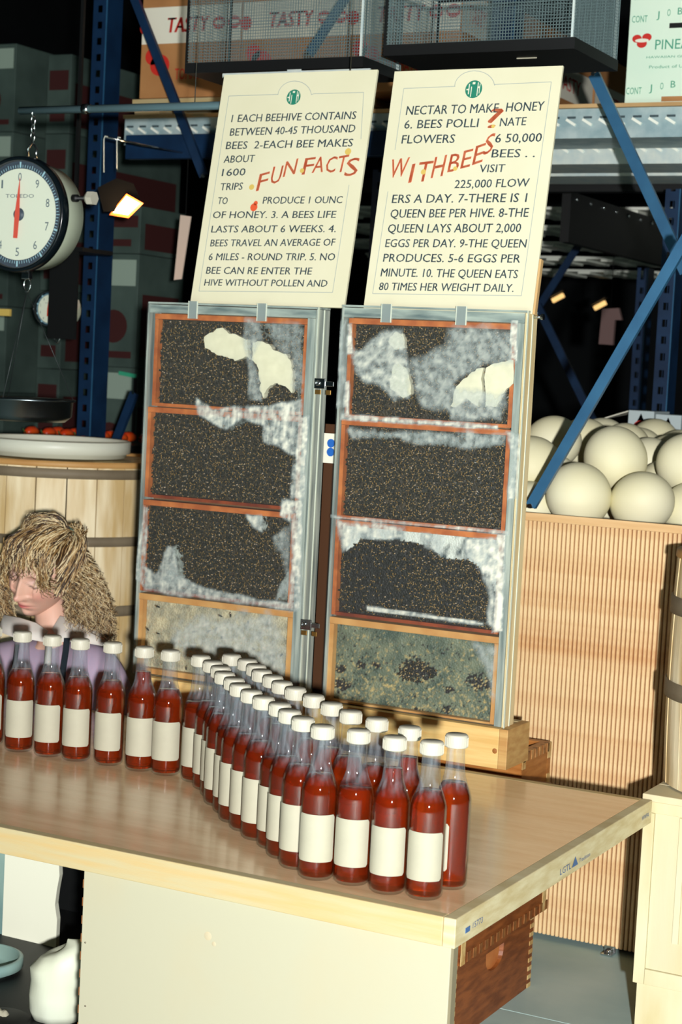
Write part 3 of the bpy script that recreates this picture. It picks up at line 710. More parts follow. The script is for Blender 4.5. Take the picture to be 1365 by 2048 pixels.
board('right cream fact board headed WITH BEES, on the right hive', (728, 606), (1066, 612), (790, 143), None, (720, 0, 2.116),
 [('NECTAR TO MAKE', (195, 487), (585, 476), 40), ('HONEY', (618, 473), (778, 468), 40), ('6. BEES POLLI', (187, 545), (500, 538), 38), ('NATE', (592, 535), (702, 530), 36), ('FLOWERS', (176, 608), (400, 605), 38), ('6 50,000', (572, 604), (768, 600), 38),
  ('BEES . .', (557, 667), (740, 665), 36), ('VISIT', (505, 730), (612, 728), 34), ('225,000 FLOW', (400, 797), (715, 790), 36), ('ERS A DAY. 7-THERE IS 1', (135, 860), (705, 855), 38), ('QUEEN BEE PER HIVE. 8-THE', (128, 922), (712, 918), 38),
  ('QUEEN LAYS ABOUT 2,000', (117, 985), (680, 983), 38), ('EGGS PER DAY. 9-THE QUEEN', (107, 1046), (703, 1048), 36), ('PRODUCES. 5-6 EGGS PER', (98, 1108), (678, 1112), 36), ('MINUTE. 10. THE QUEEN EATS', (88, 1170), (667, 1178), 36), ('80 TIMES HER WEIGHT DAILY.', (80, 1228), (650, 1236), 34)],
 [('W', (120, 755), (195, 745), 85), ('I', (205, 775), (218, 772), 85), ('T', (235, 772), (295, 765), 90), ('H', (300, 755), (350, 745), 95), ('B', (370, 730), (415, 722), 80), ('E', (425, 715), (465, 705), 80), ('E', (475, 700), (518, 685), 85), ('S', (520, 660), (560, 640), 85), ('?', (535, 545), (595, 535), 85)],
 [((270, 728), 12, 0), ((405, 714), 10, 0), ((565, 535), 8, 0)],
 [[(150, 635), (187, 375), (405, 366)] + arc(487, 368, 85, 68, 178, 5) + [(572, 358), (812, 347), (685, 1252), (55, 1243), (120, 810)]], ((483, 378), 39), True)
# ------------------------------------------------------------------ honey bottles
def glass_shell():
    m = bpy.data.materials.new('clear_bottle_glass'); m.use_nodes = True; nt = m.node_tree; N = nt.nodes.new; L = nt.links.new
    out = nt.nodes['Material Output']; nt.nodes.remove(nt.nodes['Principled BSDF'])
    tr = N('ShaderNodeBsdfTransparent'); tr.inputs[0].default_value = (.93, .95, .95, 1)
    gl = N('ShaderNodeBsdfGlossy'); gl.inputs['Roughness'].default_value = .06
    lw = N('ShaderNodeLayerWeight'); lw.inputs[0].default_value = .35
    mr = N('ShaderNodeMapRange'); mr.inputs[3].default_value = .05; mr.inputs[4].default_value = .5; L(lw.outputs['Facing'], mr.inputs[0])
    pw = N('ShaderNodeMath'); pw.operation = 'POWER'; pw.inputs[1].default_value = 1.6; L(mr.outputs[0], pw.inputs[0])
    mx = N('ShaderNodeMixShader'); L(pw.outputs[0], mx.inputs[0]); L(tr.outputs[0], mx.inputs[1]); L(gl.outputs[0], mx.inputs[2])
    # faint milky film of honey residue inside the neck
    df = N('ShaderNodeBsdfDiffuse'); df.inputs[0].default_value = (.42, .46, .50, 1)
    tc = N('ShaderNodeTexCoord'); mp = N('ShaderNodeMapping'); mp.inputs['Scale'].default_value = (60, 60, 8); L(tc.outputs['Object'], mp.inputs[0])
    n = N('ShaderNodeTexNoise'); n.inputs['Scale'].default_value = 2; L(mp.outputs[0], n.inputs[0])
    r2 = N('ShaderNodeMapRange'); r2.inputs[1].default_value = .4; r2.inputs[2].default_value = .75; r2.inputs[3].default_value = .03; r2.inputs[4].default_value = .26; L(n.outputs[0], r2.inputs[0])
    m2 = N('ShaderNodeMixShader'); sx_ = N('ShaderNodeSeparateXYZ'); L(tc.outputs['Object'], sx_.inputs[0]); rz = N('ShaderNodeMapRange'); rz.inputs[1].default_value = .148; rz.inputs[2].default_value = .168; L(sx_.outputs[2], rz.inputs[0])
    mu = N('ShaderNodeMath'); mu.operation = 'MULTIPLY'; L(r2.outputs[0], mu.inputs[0]); L(rz.outputs[0], mu.inputs[1]); L(mu.outputs[0], m2.inputs[0]); L(mx.outputs[0], m2.inputs[1]); L(df.outputs[0], m2.inputs[2])
    L(m2.outputs[0], out.inputs[0]); return m
def honey_mat():
    m = bpy.data.materials.new('amber_honey'); m.use_nodes = True; nt = m.node_tree; N = nt.nodes.new; L = nt.links.new
    out = nt.nodes['Material Output']; nt.nodes.remove(nt.nodes['Principled BSDF'])
    rf = N('ShaderNodeBsdfRefraction'); rf.inputs['Color'].default_value = (.96, .34, .06, 1); rf.inputs['Roughness'].default_value = .03; rf.inputs['IOR'].default_value = 1.33
    df = N('ShaderNodeBsdfDiffuse'); df.inputs[0].default_value = (.29, .036, .006, 1)
    gl = N('ShaderNodeBsdfGlossy'); gl.inputs['Roughness'].default_value = .045
    tl = N('ShaderNodeBsdfTranslucent'); tl.inputs[0].default_value = (.7, .15, .02, 1)
    m0 = N('ShaderNodeMixShader'); m0.inputs[0].default_value = .35; L(df.outputs[0], m0.inputs[1]); L(tl.outputs[0], m0.inputs[2])
    m1 = N('ShaderNodeMixShader'); m1.inputs[0].default_value = .32; L(rf.outputs[0], m1.inputs[1]); L(m0.outputs[0], m1.inputs[2])
    fr = N('ShaderNodeFresnel'); fr.inputs[0].default_value = 1.45
    m2 = N('ShaderNodeMixShader'); L(fr.outputs[0], m2.inputs[0]); L(m1.outputs[0], m2.inputs[1]); L(gl.outputs[0], m2.inputs[2])
    L(m2.outputs[0], out.inputs[0]); return m
gsh = glass_shell(); hny = honey_mat()
PROF = [(0, .003), (.018, .0015), (.024, .0), (.0275, .003), (.0288, .010), (.0288, .132), (.0284, .139), (.0268, .147), (.0235, .156), (.0195, .165), (.0168, .174), (.0155, .186), (.0145, .200), (.0140, .216), (.0142, .222)]
def rad(z):
    for i in range(3, len(PROF) - 1):
        if PROF[i][1] <= z <= PROF[i + 1][1]:
            t_ = (z - PROF[i][1]) / (PROF[i + 1][1] - PROF[i][1]); return PROF[i][0] + t_ * (PROF[i + 1][0] - PROF[i][0])
    return .02
def bottle_src(name, level):
    t = thing(name, 'x', 'bottle')
    part('glass', MB().lathe(PROF, 28), gsh, t, local=True)
    pr = [(0, .0045), (.018, .004), (.0255, .0055), (.0272, .011)] + [(rad(z) - .0014, z) for z in (.03, .08, .132, .139, .147, .156, .165, .174, .186, .2) if z < level - .002] + [(rad(level) - .0014, level), (0, level)]
    part('honey', MB().lathe(pr, 28), hny, t, local=True)
    c = MB(); pf = [(0, .2385), (.0155, .2385), (.0172, .2372), (.0178, .235), (.0178, .2195), (.0172, .2185), (.0148, .2185)]
    c.lathe(pf, 30)
    cp = part('cap', c, white, t, local=True)
    k = MB()
    for i in range(30):
        a = 2 * math.pi * i / 30; k.obox((math.cos(a) * .0179, math.sin(a) * .0179, .2272), (-math.sin(a), math.cos(a), 0), (math.cos(a), math.sin(a), 0), (0, 0, 1), .0007, .0004, .0070)
    part('cap_ribbing', k, white, cp, local=True)
    lb = MB(); R0 = .0292; an = math.radians(64)
    # paper label with rounded corners, centred on local -Y
    nx, rc = 20, .004; vs = []
    for i in range(nx + 1):
        a = -an + 2 * an * i / nx; arcx = abs(a) * R0; ex = an * R0 - arcx; cut = 0
        if ex < rc: cut = rc - math.sqrt(max(0, rc * rc - (rc - ex) ** 2))
        for z in (.030 + cut, .104 - cut): vs.append((R0 * math.sin(a), -R0 * math.cos(a), z))
    lb.add(vs, [(2 * i, 2 * i + 2, 2 * i + 3, 2 * i + 1) for i in range(nx)], 0, True)
    part('label', lb, paper, t, local=True)
    return t
capsL = [(-14, 1263), (45.4, 1273), (105, 1281), (161, 1288), (226, 1295), (289, 1304), (341.4, 1311)]
capsF = [(402, 1321.7), (426.5, 1333.5), (441.6, 1344), (450, 1356), (469, 1368), (482.5, 1381), (504, 1393), (529, 1406), (557.7, 1418), (579.6, 1432.5), (607, 1448), (648, 1464), (716, 1472), (790, 1486), (864.6, 1495)]
capsR = [(467.4, 1321), (494, 1330), (511.5, 1340), (526, 1352), (545, 1362.5), (565.6, 1375), (589, 1386), (628, 1402), (664, 1418), (702.5, 1434), (754.5, 1449), (820, 1466), (914, 1481)]
P = []
for row, cs in (('L', capsL), ('F', capsF), ('R', capsR)):
    for i, c in enumerate(cs):
        q = at(c[0], c[1], 'z', TZ + .229); P.append([row, i, q.x, q.y])
for it in range(60):      # bottles cannot stand closer than their own width
    for a in range(len(P)):
        for b_ in range(a + 1, len(P)):
            dx, dy = P[b_][2] - P[a][2], P[b_][3] - P[a][3]; d = math.hypot(dx, dy)
            if d < .0582:
                k = (.0584 - d) / 2 / d; P[a][2] -= dx * k; P[a][3] -= dy * k; P[b_][2] += dx * k; P[b_][3] += dy * k
srcs = {lv: None for lv in ('a', 'b', 'c')}
lvl = dict(a=.163, b=.150, c=.190)
nth = ['first', 'second', 'third', 'fourth', 'fifth', 'sixth', 'seventh', 'eighth', 'ninth', 'tenth', 'eleventh', 'twelfth', 'thirteenth', 'fourteenth', 'fifteenth']
used_src = set()
spec = {}
for row, i, x, y in P:
    aim = math.atan2(CAM.x - x, CAM.y - y)          # towards the viewer
    ang = math.atan2(-(CAM.y - y), -(CAM.x - x)); base = math.atan2(CAM.y - y, CAM.x - x) + math.pi / 2
    if row == 'L': off = [-.25, -.05, -.35, -.2, -.28, -.2, -.15][i]; k = 'c' if i == 5 else 'a'
    elif row == 'F': off = [-.5, -.55, -.5, -.2, -.6, -.5, -.45, -.35, -.6, -.5, -.35, -.1, -.2, -.15, -.15][i]; k = 'c' if i == 13 else ('a' if i % 4 else 'b')
    else: off = [-.4] * 12 + [-1.25]; off = off[i]; k = 'c' if i in (11,) else 'a'
    if row == 'L':
        lab = ['honey bottle cut off by the left edge of the picture', 'honey bottle standing leftmost but one, its wide white label facing out', 'third honey bottle from the left, before the woman in the lilac shirt',
               'fourth honey bottle from the left, its label turned a little left', 'fifth honey bottle from the left, just left of the left hive', 'fullest bottle of the left part, honey reaching into its neck',
               'seventh honey bottle from the left, touching the overfull one'][i]
        g = 'honey bottles in the back row at the left'
    elif row == 'F':
        lab = [None] * 15
        if i == 14: lab = 'nearest honey bottle, rightmost of the front row'
        elif i == 13: lab = 'front row honey bottle filled into its neck, second from the right'
        elif i == 12: lab = 'front row honey bottle, third from the right end'
        elif i == 11: lab = 'front row honey bottle at the bend, fourth from the right end'
        elif i == 0: lab = 'honey bottle starting the front curved row, right of the gap'
        else: lab = f'{nth[i]} honey bottle along the front curved row, counted from its far left end'
        g = 'honey bottles in the curved front row'
    else:
        if i == 12: lab = 'rightmost honey bottle of the rear row, its label turned away'
        elif i == 11: lab = 'rear row honey bottle with honey up its neck, second from the right'
        elif i == 0: lab = 'farthest honey bottle starting the rear row in front of the left hive'
        else: lab = f'{nth[i]} honey bottle along the rear row, counted from its far left end'
        g = 'honey bottles in the rear row'
    if srcs[k] is None: srcs[k] = bottle_src('honey_bottle', lvl[k]); o = srcs[k]; o.location = (x, y, TZ + .0008); o.rotation_euler = (0, 0, base + off)
    else: o = dup(srcs[k], loc=(x, y, TZ + .0008), rotz=base + off)
    o['label'] = lab; o['group'] = g

# ------------------------------------------------------------------ melon bin with ribbed front
BY = 3.768
bx0, bx1 = -1.96, -.86
bz1 = at(1200, 1037, 'y', BY).z
t = thing('melon_bin', 'tall pine bin with a ribbed slat front, heaped with pale melons', 'bin', ((bx0 + bx1) / 2, BY + .4, 0))
back_m = mat('bin_brown_backing', (150, 92, 52), .7, col2=(126, 72, 38), nscale=20)
part('front_panel', MB().box(bx0, bx1, BY + .006, BY + .02, .012, bz1 - .002), back_m, t)
part('back_panel', MB().box(bx0, bx1, BY + 1.08, BY + 1.10, .012, bz1 + .05), pine, t)
part('side_panel', MB().box(bx0, bx0 + .02, BY + .0205, BY + 1.0795, .012, bz1), pine, t)
part('side_panel', MB().box(bx1 - .02, bx1, BY + .0205, BY + 1.0795, .012, bz1), pine, t)
part('bin_floor', MB().box(bx0 + .021, bx1 - .021, BY + .021, BY + 1.079, bz1 - .24, bz1 - .22), back_m, t)
rim = part('top_rail', MB().box(bx0, bx1, BY - .002, BY + .0055, bz1 - .018, bz1, bev=.001), mat('bin_rail', (214, 178, 128), .55, col2=(200, 160, 108), nscale=5, stretch=(1, 6, 14)), t)
slatm = mat('ribbed_slat_wood', (222, 194, 146), .55, col2=(198, 150, 98), nscale=4, stretch=(5, 5, 3.2), nw=(.45, .68), bump=.1, detail=6)
pitch = .01015; n = int((bx1 - bx0) / pitch); sm_ = None
for i in range(n):
    x = bx0 + pitch * (i + .5)
    if sm_ is None:
        sb = MB(); w2 = .0037; h_ = bz1 - .030
        sb.add([(x, y, z) for z in (0, h_) for (x, y) in ((-w2, .006), (-w2, .001), (-w2 * .6, -.001), (w2 * .6, -.001), (w2, .001), (w2, .006))],
               [(0, 1, 7, 6), (1, 2, 8, 7), (2, 3, 9, 8), (3, 4, 10, 9), (4, 5, 11, 10), (0, 5, 4, 3, 2, 1), (6, 7, 8, 9, 10, 11)])
        sm_ = mesh('slat', sb, slatm)
    o = bpy.data.objects.new('slat', sm_); scene.collection.objects.link(o); o.parent = t
    o.location = Vector((x, BY, .0118)) - t.location
q = at(1218, 1905, 'y', BY - .01)
single('floor_bracket', MB().box(q.x - .012, q.x + .014, BY - .03, BY - .0025, .001, .004).box(q.x - .012, q.x + .014, BY - .0055, BY - .0025, .004, .016).lathe([(0, .0045), (.004, .0045), (.004, .009), (0, .010)], 10, (q.x + .002, BY - .016, 0)), steel,
       'small metal bracket on the floor at the foot of the ribbed bin', 'bracket')

melon_m = mat('pale_melon_rind', (226, 222, 188), .6, col2=(220, 213, 170), nscale=5, bump=.04, bscale=30, nw=(.4, .8))
stem_m = mat('brown_melon_scar', (120, 84, 34), .7)
ML = [ # px, py, radius px, depth row, label
 (1158, 990, 66, 0, 'large pale melon at the front rim, left one'), (1285, 1004, 65, 0, 'large pale melon at the front rim, under the middle one'), (1232, 918, 67, 1, 'big round melon in the middle of the heap, nearest to the top'),
 (1377, 928, 64, 1, 'pale melon cut by the right edge, middle height'), (1384, 1022, 60, 0, 'pale melon low at the right edge by the rim'), (1062, 930, 62, 1, 'pale melon half hidden by the right hive, behind the blue brace'),
 (1107, 884, 56, 2, 'pale melon behind the foot of the blue brace'), (1169, 890, 57, 3, 'pale melon just right of the blue brace, at the back'), (1206, 888, 54, 4, 'pale melon with a brown stem scar on top'),
 (1252, 896, 52, 3.4, 'pale melon behind the middle one, right of the scarred melon'), (1277, 903, 52, 4.2, 'pale melon in the back row, near the tomato boxes'), (1308, 887, 52, 5, 'pale melon in front of the tomato boxes'),
 (1296, 930, 56, 2.1, 'pale melon wedged right of the middle one'), (1342, 918, 52, 3.2, 'pale melon behind the right edge one'), (1060, 1015, 56, .3, 'pale melon low in the left corner at the rim'),
 (1218, 1010, 50, 2, 'pale melon sunk between the two front ones'), (1326, 972, 54, 1.8, 'pale melon between the two right-hand ones'), (1362, 908, 52, 4.4, 'pale melon topmost at the right edge'), (1105, 960, 54, 2, 'pale melon behind the left front one, beside the brace')]
msrc = None; pts = []
RM = .075
for (px, py, rp, row, lab) in ML:
    dep = 4.14 + .125 * row; pts.append([atd(px, py, dep), rp, lab, rp / FPX * dep])
for it in range(24):
    for a in range(len(pts)):
        for b_ in range(a + 1, len(pts)):
            d = pts[b_][0] - pts[a][0]
            if d.length < (pts[a][3] + pts[b_][3]) * .96:
                far = pts[b_] if (pts[b_][0] - CAM).length > (pts[a][0] - CAM).length else pts[a]
                v = (far[0] - CAM).normalized(); far[0] += v * .006
pts = [p[:3] for p in pts]
for (c, rp, lab) in pts:
    sc = rp / FPX * (c - CAM).dot(CF) / RM
    R_ = RM * min(max(sc, .8), 1.3)
    if msrc is None:
        bm_ = MB().ell((0, 0, 0), RM, RM, RM * .93, 40, 24)
        msrc = thing('honeydew_melon', lab, 'melon', c)
        part('rind', bm_, melon_m, msrc, local=True)
        part('stem_scar', MB().lathe([(0, .0025), (.005, .002), (.008, -.002)], 10, (0, 0, RM * .93)), stem_m, msrc, local=True)
        o = msrc; base_o = o
    else:
        o = dup(msrc, loc=c, label=lab)
    o['group'] = 'pale melons heaped in the ribbed bin'
    rx = random.uniform(.9, 2.2) ; o.rotation_euler = (math.radians(random.uniform(110, 200)), math.radians(random.uniform(-40, 40)), random.uniform(0, 6))
    if 'scar on top' in lab: o.rotation_euler = (math.radians(48), 0, math.radians(25))
    s = R_ / RM; o.scale = (s, s * random.uniform(.98, 1.04), s)

# ------------------------------------------------------------------ barrels
stave_m = mat('pale_barrel_stave', (238, 224, 186), .6, col2=(200, 172, 118), nscale=4, stretch=(6, 6, .8), bump=.1)
hoop_m = mat('grey_brown_barrel_hoop', (124, 112, 90), .6, col2=(104, 92, 72), nscale=8, bump=.2)
rim_m = mat('tan_barrel_rim', (196, 152, 92), .55, col2=(180, 132, 74), nscale=6)
def barrel(label, cx, cy, z0, z1, R, n, hoops, bulge=.0, phase=0):
    t = thing('barrel', label, 'barrel', (cx, cy, z0)); H_ = z1 - z0
    rr = lambda z: R + bulge * (1 - ((z - z0) / H_ * 2 - 1) ** 2)
    for i in range(n):
        a0 = 2 * math.pi * (i + .02) / n + phase; a1 = 2 * math.pi * (i + .98) / n + phase; b = MB(); vs = []; K = 8; J = 3
        dr = random.uniform(-.0012, .0012)
        for k in range(K + 1):
            z = z0 + .003 + (H_ - .004) * k / K
            for ro in (rr(z) + dr, rr(z) - .016):
                for j in range(J + 1):
                    a = a0 + (a1 - a0) * j / J; vs.append((cx + ro * math.cos(a), cy + ro * math.sin(a), z))
        m_ = 2 * (J + 1); fs = []
        for k in range(K):
            for j in range(J): fs.append((k * m_ + j, k * m_ + j + 1, (k + 1) * m_ + j + 1, (k + 1) * m_ + j))
            for j in range(J): o_ = J + 1; fs.append((k * m_ + o_ + j + 1, k * m_ + o_ + j, (k + 1) * m_ + o_ + j, (k + 1) * m_ + o_ + j + 1))
            fs.append((k * m_, (k + 1) * m_, (k + 1) * m_ + J + 1, k * m_ + J + 1)); fs.append((k * m_ + J, k * m_ + 2 * J + 1, (k + 1) * m_ + 2 * J + 1, (k + 1) * m_ + J))
        tp = K * m_
        fs.append(tuple(tp + j for j in range(J + 1)) + tuple(tp + 2 * J + 1 - j for j in range(J + 1)))
        b.add(vs, fs); part('stave', b, stave_m, t)
    for (za, zb) in hoops:
        f = MB(); zc = (za + zb) / 2; r1, r2 = rr(za) + .0018, rr(zb) + .0018
        f.lathe([(r1, za), (r1 + .0035, za + .001), (r2 + .0035, zb - .001), (r2, zb)], 64, (cx, cy, 0)); part('hoop', f, hoop_m, t)
    f = MB().lathe([(R - .026, z1 - .006), (R - .026, z1 + .003), (R + .004, z1 + .004), (R + .005, z1 - .010), (R + .0018, z1 - .012)], 64, (cx, cy, 0)); part('rim', f, rim_m, t)
    part('lid', MB().lathe([(0, z1 - .004), (R - .0265, z1 - .004)], 48, (cx, cy, 0)), stave_m, t)
    return t
by, bR = 4.2, .34
# right outline of the barrel in the photograph sits at px 265
e_ = at(265, 1000, 'y', by - .1); bcx = e_.x - bR * .96
def bz(py): return at(150, py, 'y', by - bR * .9).z
bt = bz(930)
barrel('pale wooden barrel behind the woman, with grey-brown hoops', bcx, by, 0, bt, bR, 26, [(bz(962), bz(942) ), (bz(1100), bz(1080)), (bz(1244), bz(1222)), (.06, .085)], 0.004, .1)
# white shallow tray on the barrel
tc_ = at(60, 905, 'y', by - .12)
b = MB(); trm = mat('white_plastic_tray', (214, 218, 200), .4)
x1_ = at(163, 900, 'y', by - .2).x
b.lathe([(0, bt + .0055), (.200, bt + .0055), (.204, bt + .016), (.214, bt + .018), (.215, bt + .050), (.210, bt + .053), (.205, bt + .050), (.198, bt + .012), (0, bt + .011)], 56, (x1_ - .20, by - .05, 0))
single('tray', b, trm, 'white shallow round tray lying on the barrel lid', 'tray')

# right edge: white pine crate with a barrel on it
wc = mat('whitish_pine', (212, 207, 174), .6, col2=(198, 186, 142), nscale=4, stretch=(3, 3, .8), bump=.06)
wci = mat('whitish_pine_panel', (200, 195, 162), .6, col2=(204, 188, 148), nscale=3, stretch=(5, 5, .7), bump=.06)
CY = 3.30; cxl = at(1283, 1700, 'y', CY).x; cz1 = at(1330, 1607, 'y', CY).z; czb = at(1275, 1966, 'y', CY).z
cxr = cxl + .52
t = thing('pine_crate', 'tall whitish pine crate at the right edge, under a barrel', 'crate', ((cxl + cxr) / 2, CY + .2, 0))
sw = .022
part('left_stile', MB().box(cxl, cxl + sw, CY, CY + .02, czb, cz1 - .0225, bev=.001), wc, t)
part('right_stile', MB().box(cxr - sw, cxr, CY, CY + .02, czb, cz1 - .0225, bev=.001), wc, t)
part('top_rail', MB().box(cxl, cxr, CY, CY + .02, cz1 - .022, cz1 - .0005, bev=.001), wc, t)
part('bottom_rail', MB().box(cxl + sw + .0005, cxr - sw - .0005, CY, CY + .02, czb, czb + .03, bev=.001), wc, t)
part('front_panel', MB().box(cxl + sw + .0003, cxr - sw - .0003, CY + .006, CY + .014, czb + .0305, cz1 - .0225), wci, t)
part('centre_batten', MB().box(cxl + .072, cxl + .084, CY + .001, CY + .0055, czb + .09, cz1 - .024), wc, t)
part('side_panel', MB().box(cxl + .001, cxl + .019, CY + .0205, CY + .38, czb, cz1 - .0005), wci, t)
part('side_panel', MB().box(cxr - .019, cxr - .001, CY + .0205, CY + .38, czb, cz1 - .0005), wci, t)
for k in range(4):
    y0 = CY + .0 + k * .0975; part('lid_board', MB().box(cxl - .003, cxr + .003, y0 - (.004 if k == 0 else 0), y0 + .0945, cz1, cz1 + .014, bev=.0015), wci, t)
part('plinth_board', MB().box(cxl + .008, cxr - .008, CY + .004, CY + .024, 0.001, czb - .0005), wc, t)
part('plinth_board', MB().box(cxl + .008, cxl + .026, CY + .0245, CY + .38, 0.001, czb - .0005), wc, t)
cz1 += .014
rbx = at(1343, 1420, 'y', CY + .19).x; rR = .20
barrel('pale barrel standing on the white crate at the right edge', rbx + rR, CY + .20, cz1 + .0005, cz1 + .46, rR, 20, [(at(1355, 1228, 'y', CY + .1).z, at(1355, 1192, 'y', CY + .1).z), (at(1350, 1395, 'y', CY + .1).z, at(1350, 1360, 'y', CY + .1).z)], .006, .2)

# ------------------------------------------------------------------ below the table, left
wp = mat('white_plastic', (206, 210, 184), .5, col2=(200, 208, 190), nscale=3)
gp = mat('grey_green_plastic', (150, 178, 166), .4, col2=(90, 124, 126), nscale=3)
def pail(name, label, cx, cy, z0, z1, r0, r1, m, rimm=None, n=44):
    t = thing(name, label, 'bucket', (cx, cy, z0)); th = .003
    part('body', MB().lathe([(0, z0), (r0, z0), (r1, z1), (r1 - th, z1), (r0 - th, z0 + th), (0, z0 + th)], n, (cx, cy, 0)), m, t)
    part('rim', MB().lathe([(r1 + .0005, z1 - .02), (r1 + .006, z1 - .018), (r1 + .006, z1), (r1 - .001, z1 + .003), (r1 - .004, z1)], n, (cx, cy, 0)), rimm or m, t)
    for k in (1, 2): part('band', MB().lathe([(r1 - .002, z1 - .02 - .03 * k), (r1 + .004, z1 - .021 - .03 * k), (r1 + .004, z1 - .024 - .03 * k), (r1 - .003, z1 - .026 - .03 * k)], n, (cx, cy, 0)), rimm or m, t)
    return t
def at2(px, py, Y): return at(px, py, 'y', Y)
Yw = 3.06
a = at2(10, 1708, Yw); b_ = at2(114, 1800, Yw); zlow = at2(100, 1903, Yw).z
bm1 = MB(); N_ = 14; vs = []
zs = np.linspace(max(zlow - .02, .0), TZ - TH - .012, N_)
t = thing('white_box', 'tall white plastic-wrapped box under the left end of the table', 'box', ((a.x + b_.x) / 2, Yw + .1, zs[0]))
for z in zs:
    o_ = .004 * math.sin(z * 46) + .003 * math.sin(z * 91 + 1)
    for (x, y) in ((a.x, Yw), (b_.x + o_, Yw), (b_.x + o_ - .006, Yw + .02), (a.x, Yw + .02)): vs.append((x, y, z))
bm1.add(vs, [(k * 4 + i, k * 4 + (i + 1) % 4, k * 4 + 4 + (i + 1) % 4, k * 4 + 4 + i) for k in range(N_ - 1) for i in range(4)] + [(3, 2, 1, 0), tuple(4 * (N_ - 1) + i for i in range(4))], 0, False)
part('wrapped_body', bm1, mat('bright_white_wrap', (232, 234, 212), .5), t); part('side_fold', MB().box(a.x - .022, a.x - .0015, Yw + .004, Yw + .05, zs[0], TZ - TH - .012), gp, t)
base_z = zs[0]
single('low_shelf', MB().box(a.x - .06, b_.x + .05, Yw + .0, Yw + .20, base_z - .019, base_z - .0005), black, 'low black shelf board holding the white box', 'shelf')
for x in (a.x - .03, b_.x + .03):
    single('shelf_block', MB().box(x - .02, x + .02, Yw + .04, Yw + .18, 0, base_z - .0205), black, ('left' if x < a.x else 'right') + ' black block under the low shelf board', 'block')
single('gap_shade_panel', MB().box(a.x - .02, fx0 - .012, 3.29, 3.305, 0.001, TZ - TH - .004), black, 'black upright panel added as the shade in the gap beside the white box', 'crate')  # no real crate: black panel added to paint the shaded gap
single('floor_shade_mat', MB().box(a.x - .35, fx0 - .012, 2.56, 3.285, .0005, .004), black, 'black mat standing in for shade on the floor under the left end of the table', 'mat')  # black sheet over the floor, painting the shade under the table
# crumpled white sack, grey bucket and black tub at the corner
Yb = 2.74; c0 = at2(118, 1990, Yb); zt_ = at2(135, 1893, Yb).z
b = MB(); vs = []; nk = 48
zz = [.005, .02, .05, zt_ * .55, zt_ * .72, zt_ * .86, zt_ * .95, zt_, zt_ + .001]
rrs = [.050, .056, .058, .056, .060, .053, .045, .030, .003]
for z, rr_ in zip(zz, rrs):
    for k in range(nk):
        an = 2 * math.pi * k / nk; u_ = z / zt_; w_ = 1 + .035 * math.sin(an * 4 + z * 34) * u_ + .015 * math.sin(an * 9 + z * 50)
        vs.append((c0.x + rr_ * w_ * math.cos(an) + .012 * u_ ** 3, Yb + rr_ * w_ * math.sin(an), z + (.014 * math.cos(an - .3) if .8 < u_ else 0)))
b.add(vs, [(j * nk + k, j * nk + (k + 1) % nk, (j + 1) * nk + (k + 1) % nk, (j + 1) * nk + k) for j in range(len(zz) - 1) for k in range(nk)] + [tuple(range(nk))[::-1]], 0, True)
single('white_sack', b, wp, 'crumpled white sack on the floor beside the white-fronted table end', 'bag', loc=(c0.x, Yb, 0))
g0 = at2(-42, 1960, 2.86)
pail('grey_bucket', 'grey-green plastic bucket in the lower left corner, left of the white sack', g0.x, 2.86, .0045, at2(-20, 1918, 2.86).z, .072, .082, gp)
tb = at2(-8, 2040, 2.66)
t = thing('black_tub', 'low black tub at the bottom left corner with a white rag in it', 'tub', (tb.x, 2.66, .0045))
part('body', MB().lathe([(0, .0055), (.05, .0055), (.074, tb.z), (.070, tb.z), (.047, .010), (0, .010)], 40, (tb.x, 2.66, 0)), black, t)
b = MB(); vs = []
for i in range(13):
    for j in range(9):
        x = tb.x - .03 + .065 * i / 12; y = 2.65 + .045 * j / 8; vs.append((x, y, tb.z - .012 + .030 * math.sin(math.pi * i / 12) * math.sin(math.pi * j / 8) + .004 * math.sin(i * 2.1 + j)))
b.add(vs, [(i * 9 + j, (i + 1) * 9 + j, (i + 1) * 9 + j + 1, i * 9 + j + 1) for i in range(12) for j in range(8)], 0, True)
single('white_rag', b, paper, 'small white rag lying in the black tub', 'cloth', loc=(tb.x, 2.67, tb.z))
# ------------------------------------------------------------------ pallet racking
ZS = 1.965; SY = 4.6
def post(label, px, py, Y, z0, z1, wx=.030, dy=.066, m=blue, px2=None):
    q = at(px, py, 'y', Y); x0 = q.x
    t = thing('rack_upright', label, 'rack post', (x0 + wx / 2, Y + dy / 2, z0))
    b = MB(); th = .003
    # perforated front flange: two rails with rungs between the slots
    b.box(x0, x0 + wx * .33, Y, Y + th, z0, z1); b.box(x0 + wx * .67, x0 + wx, Y, Y + th, z0, z1)
    z = z0 + .01
    while z < z1 - .03:
        b.box(x0 + wx * .33, x0 + wx * .67, Y, Y + th, z, z + .028); z += .05
    part('front_flange', b, m, t)
    part('side_web', MB().box(x0 + wx - .0035, x0 + wx, Y + .0035, Y + dy, z0, z1), m, t)
    part('rear_flange', MB().box(x0, x0 + wx - .004, Y + dy - .003, Y + dy, z0, z1), m, t)
    part('foot_plate', MB().box(x0 - .02, x0 + wx + .02, Y - .02, Y + dy + .02, z0 - .0 + .0005, z0 + .006), m, t)
    part('edge_highlight', MB().box(x0 + wx - .002, x0 + wx + .0012, Y - .0015, Y + .0015, z0 + .01, z1), bluel, t)  # brighter blue strip paints the highlight along the fold
    return t
post('dark blue perforated rack post at the left, beside the hanging scale', 176, 300, 4.70, 0, 2.75, .052, .085)
post('dark blue perforated rack post seen between the two fact boards', 751, 250, 4.70, 0, ZS - .12, .05, .08)
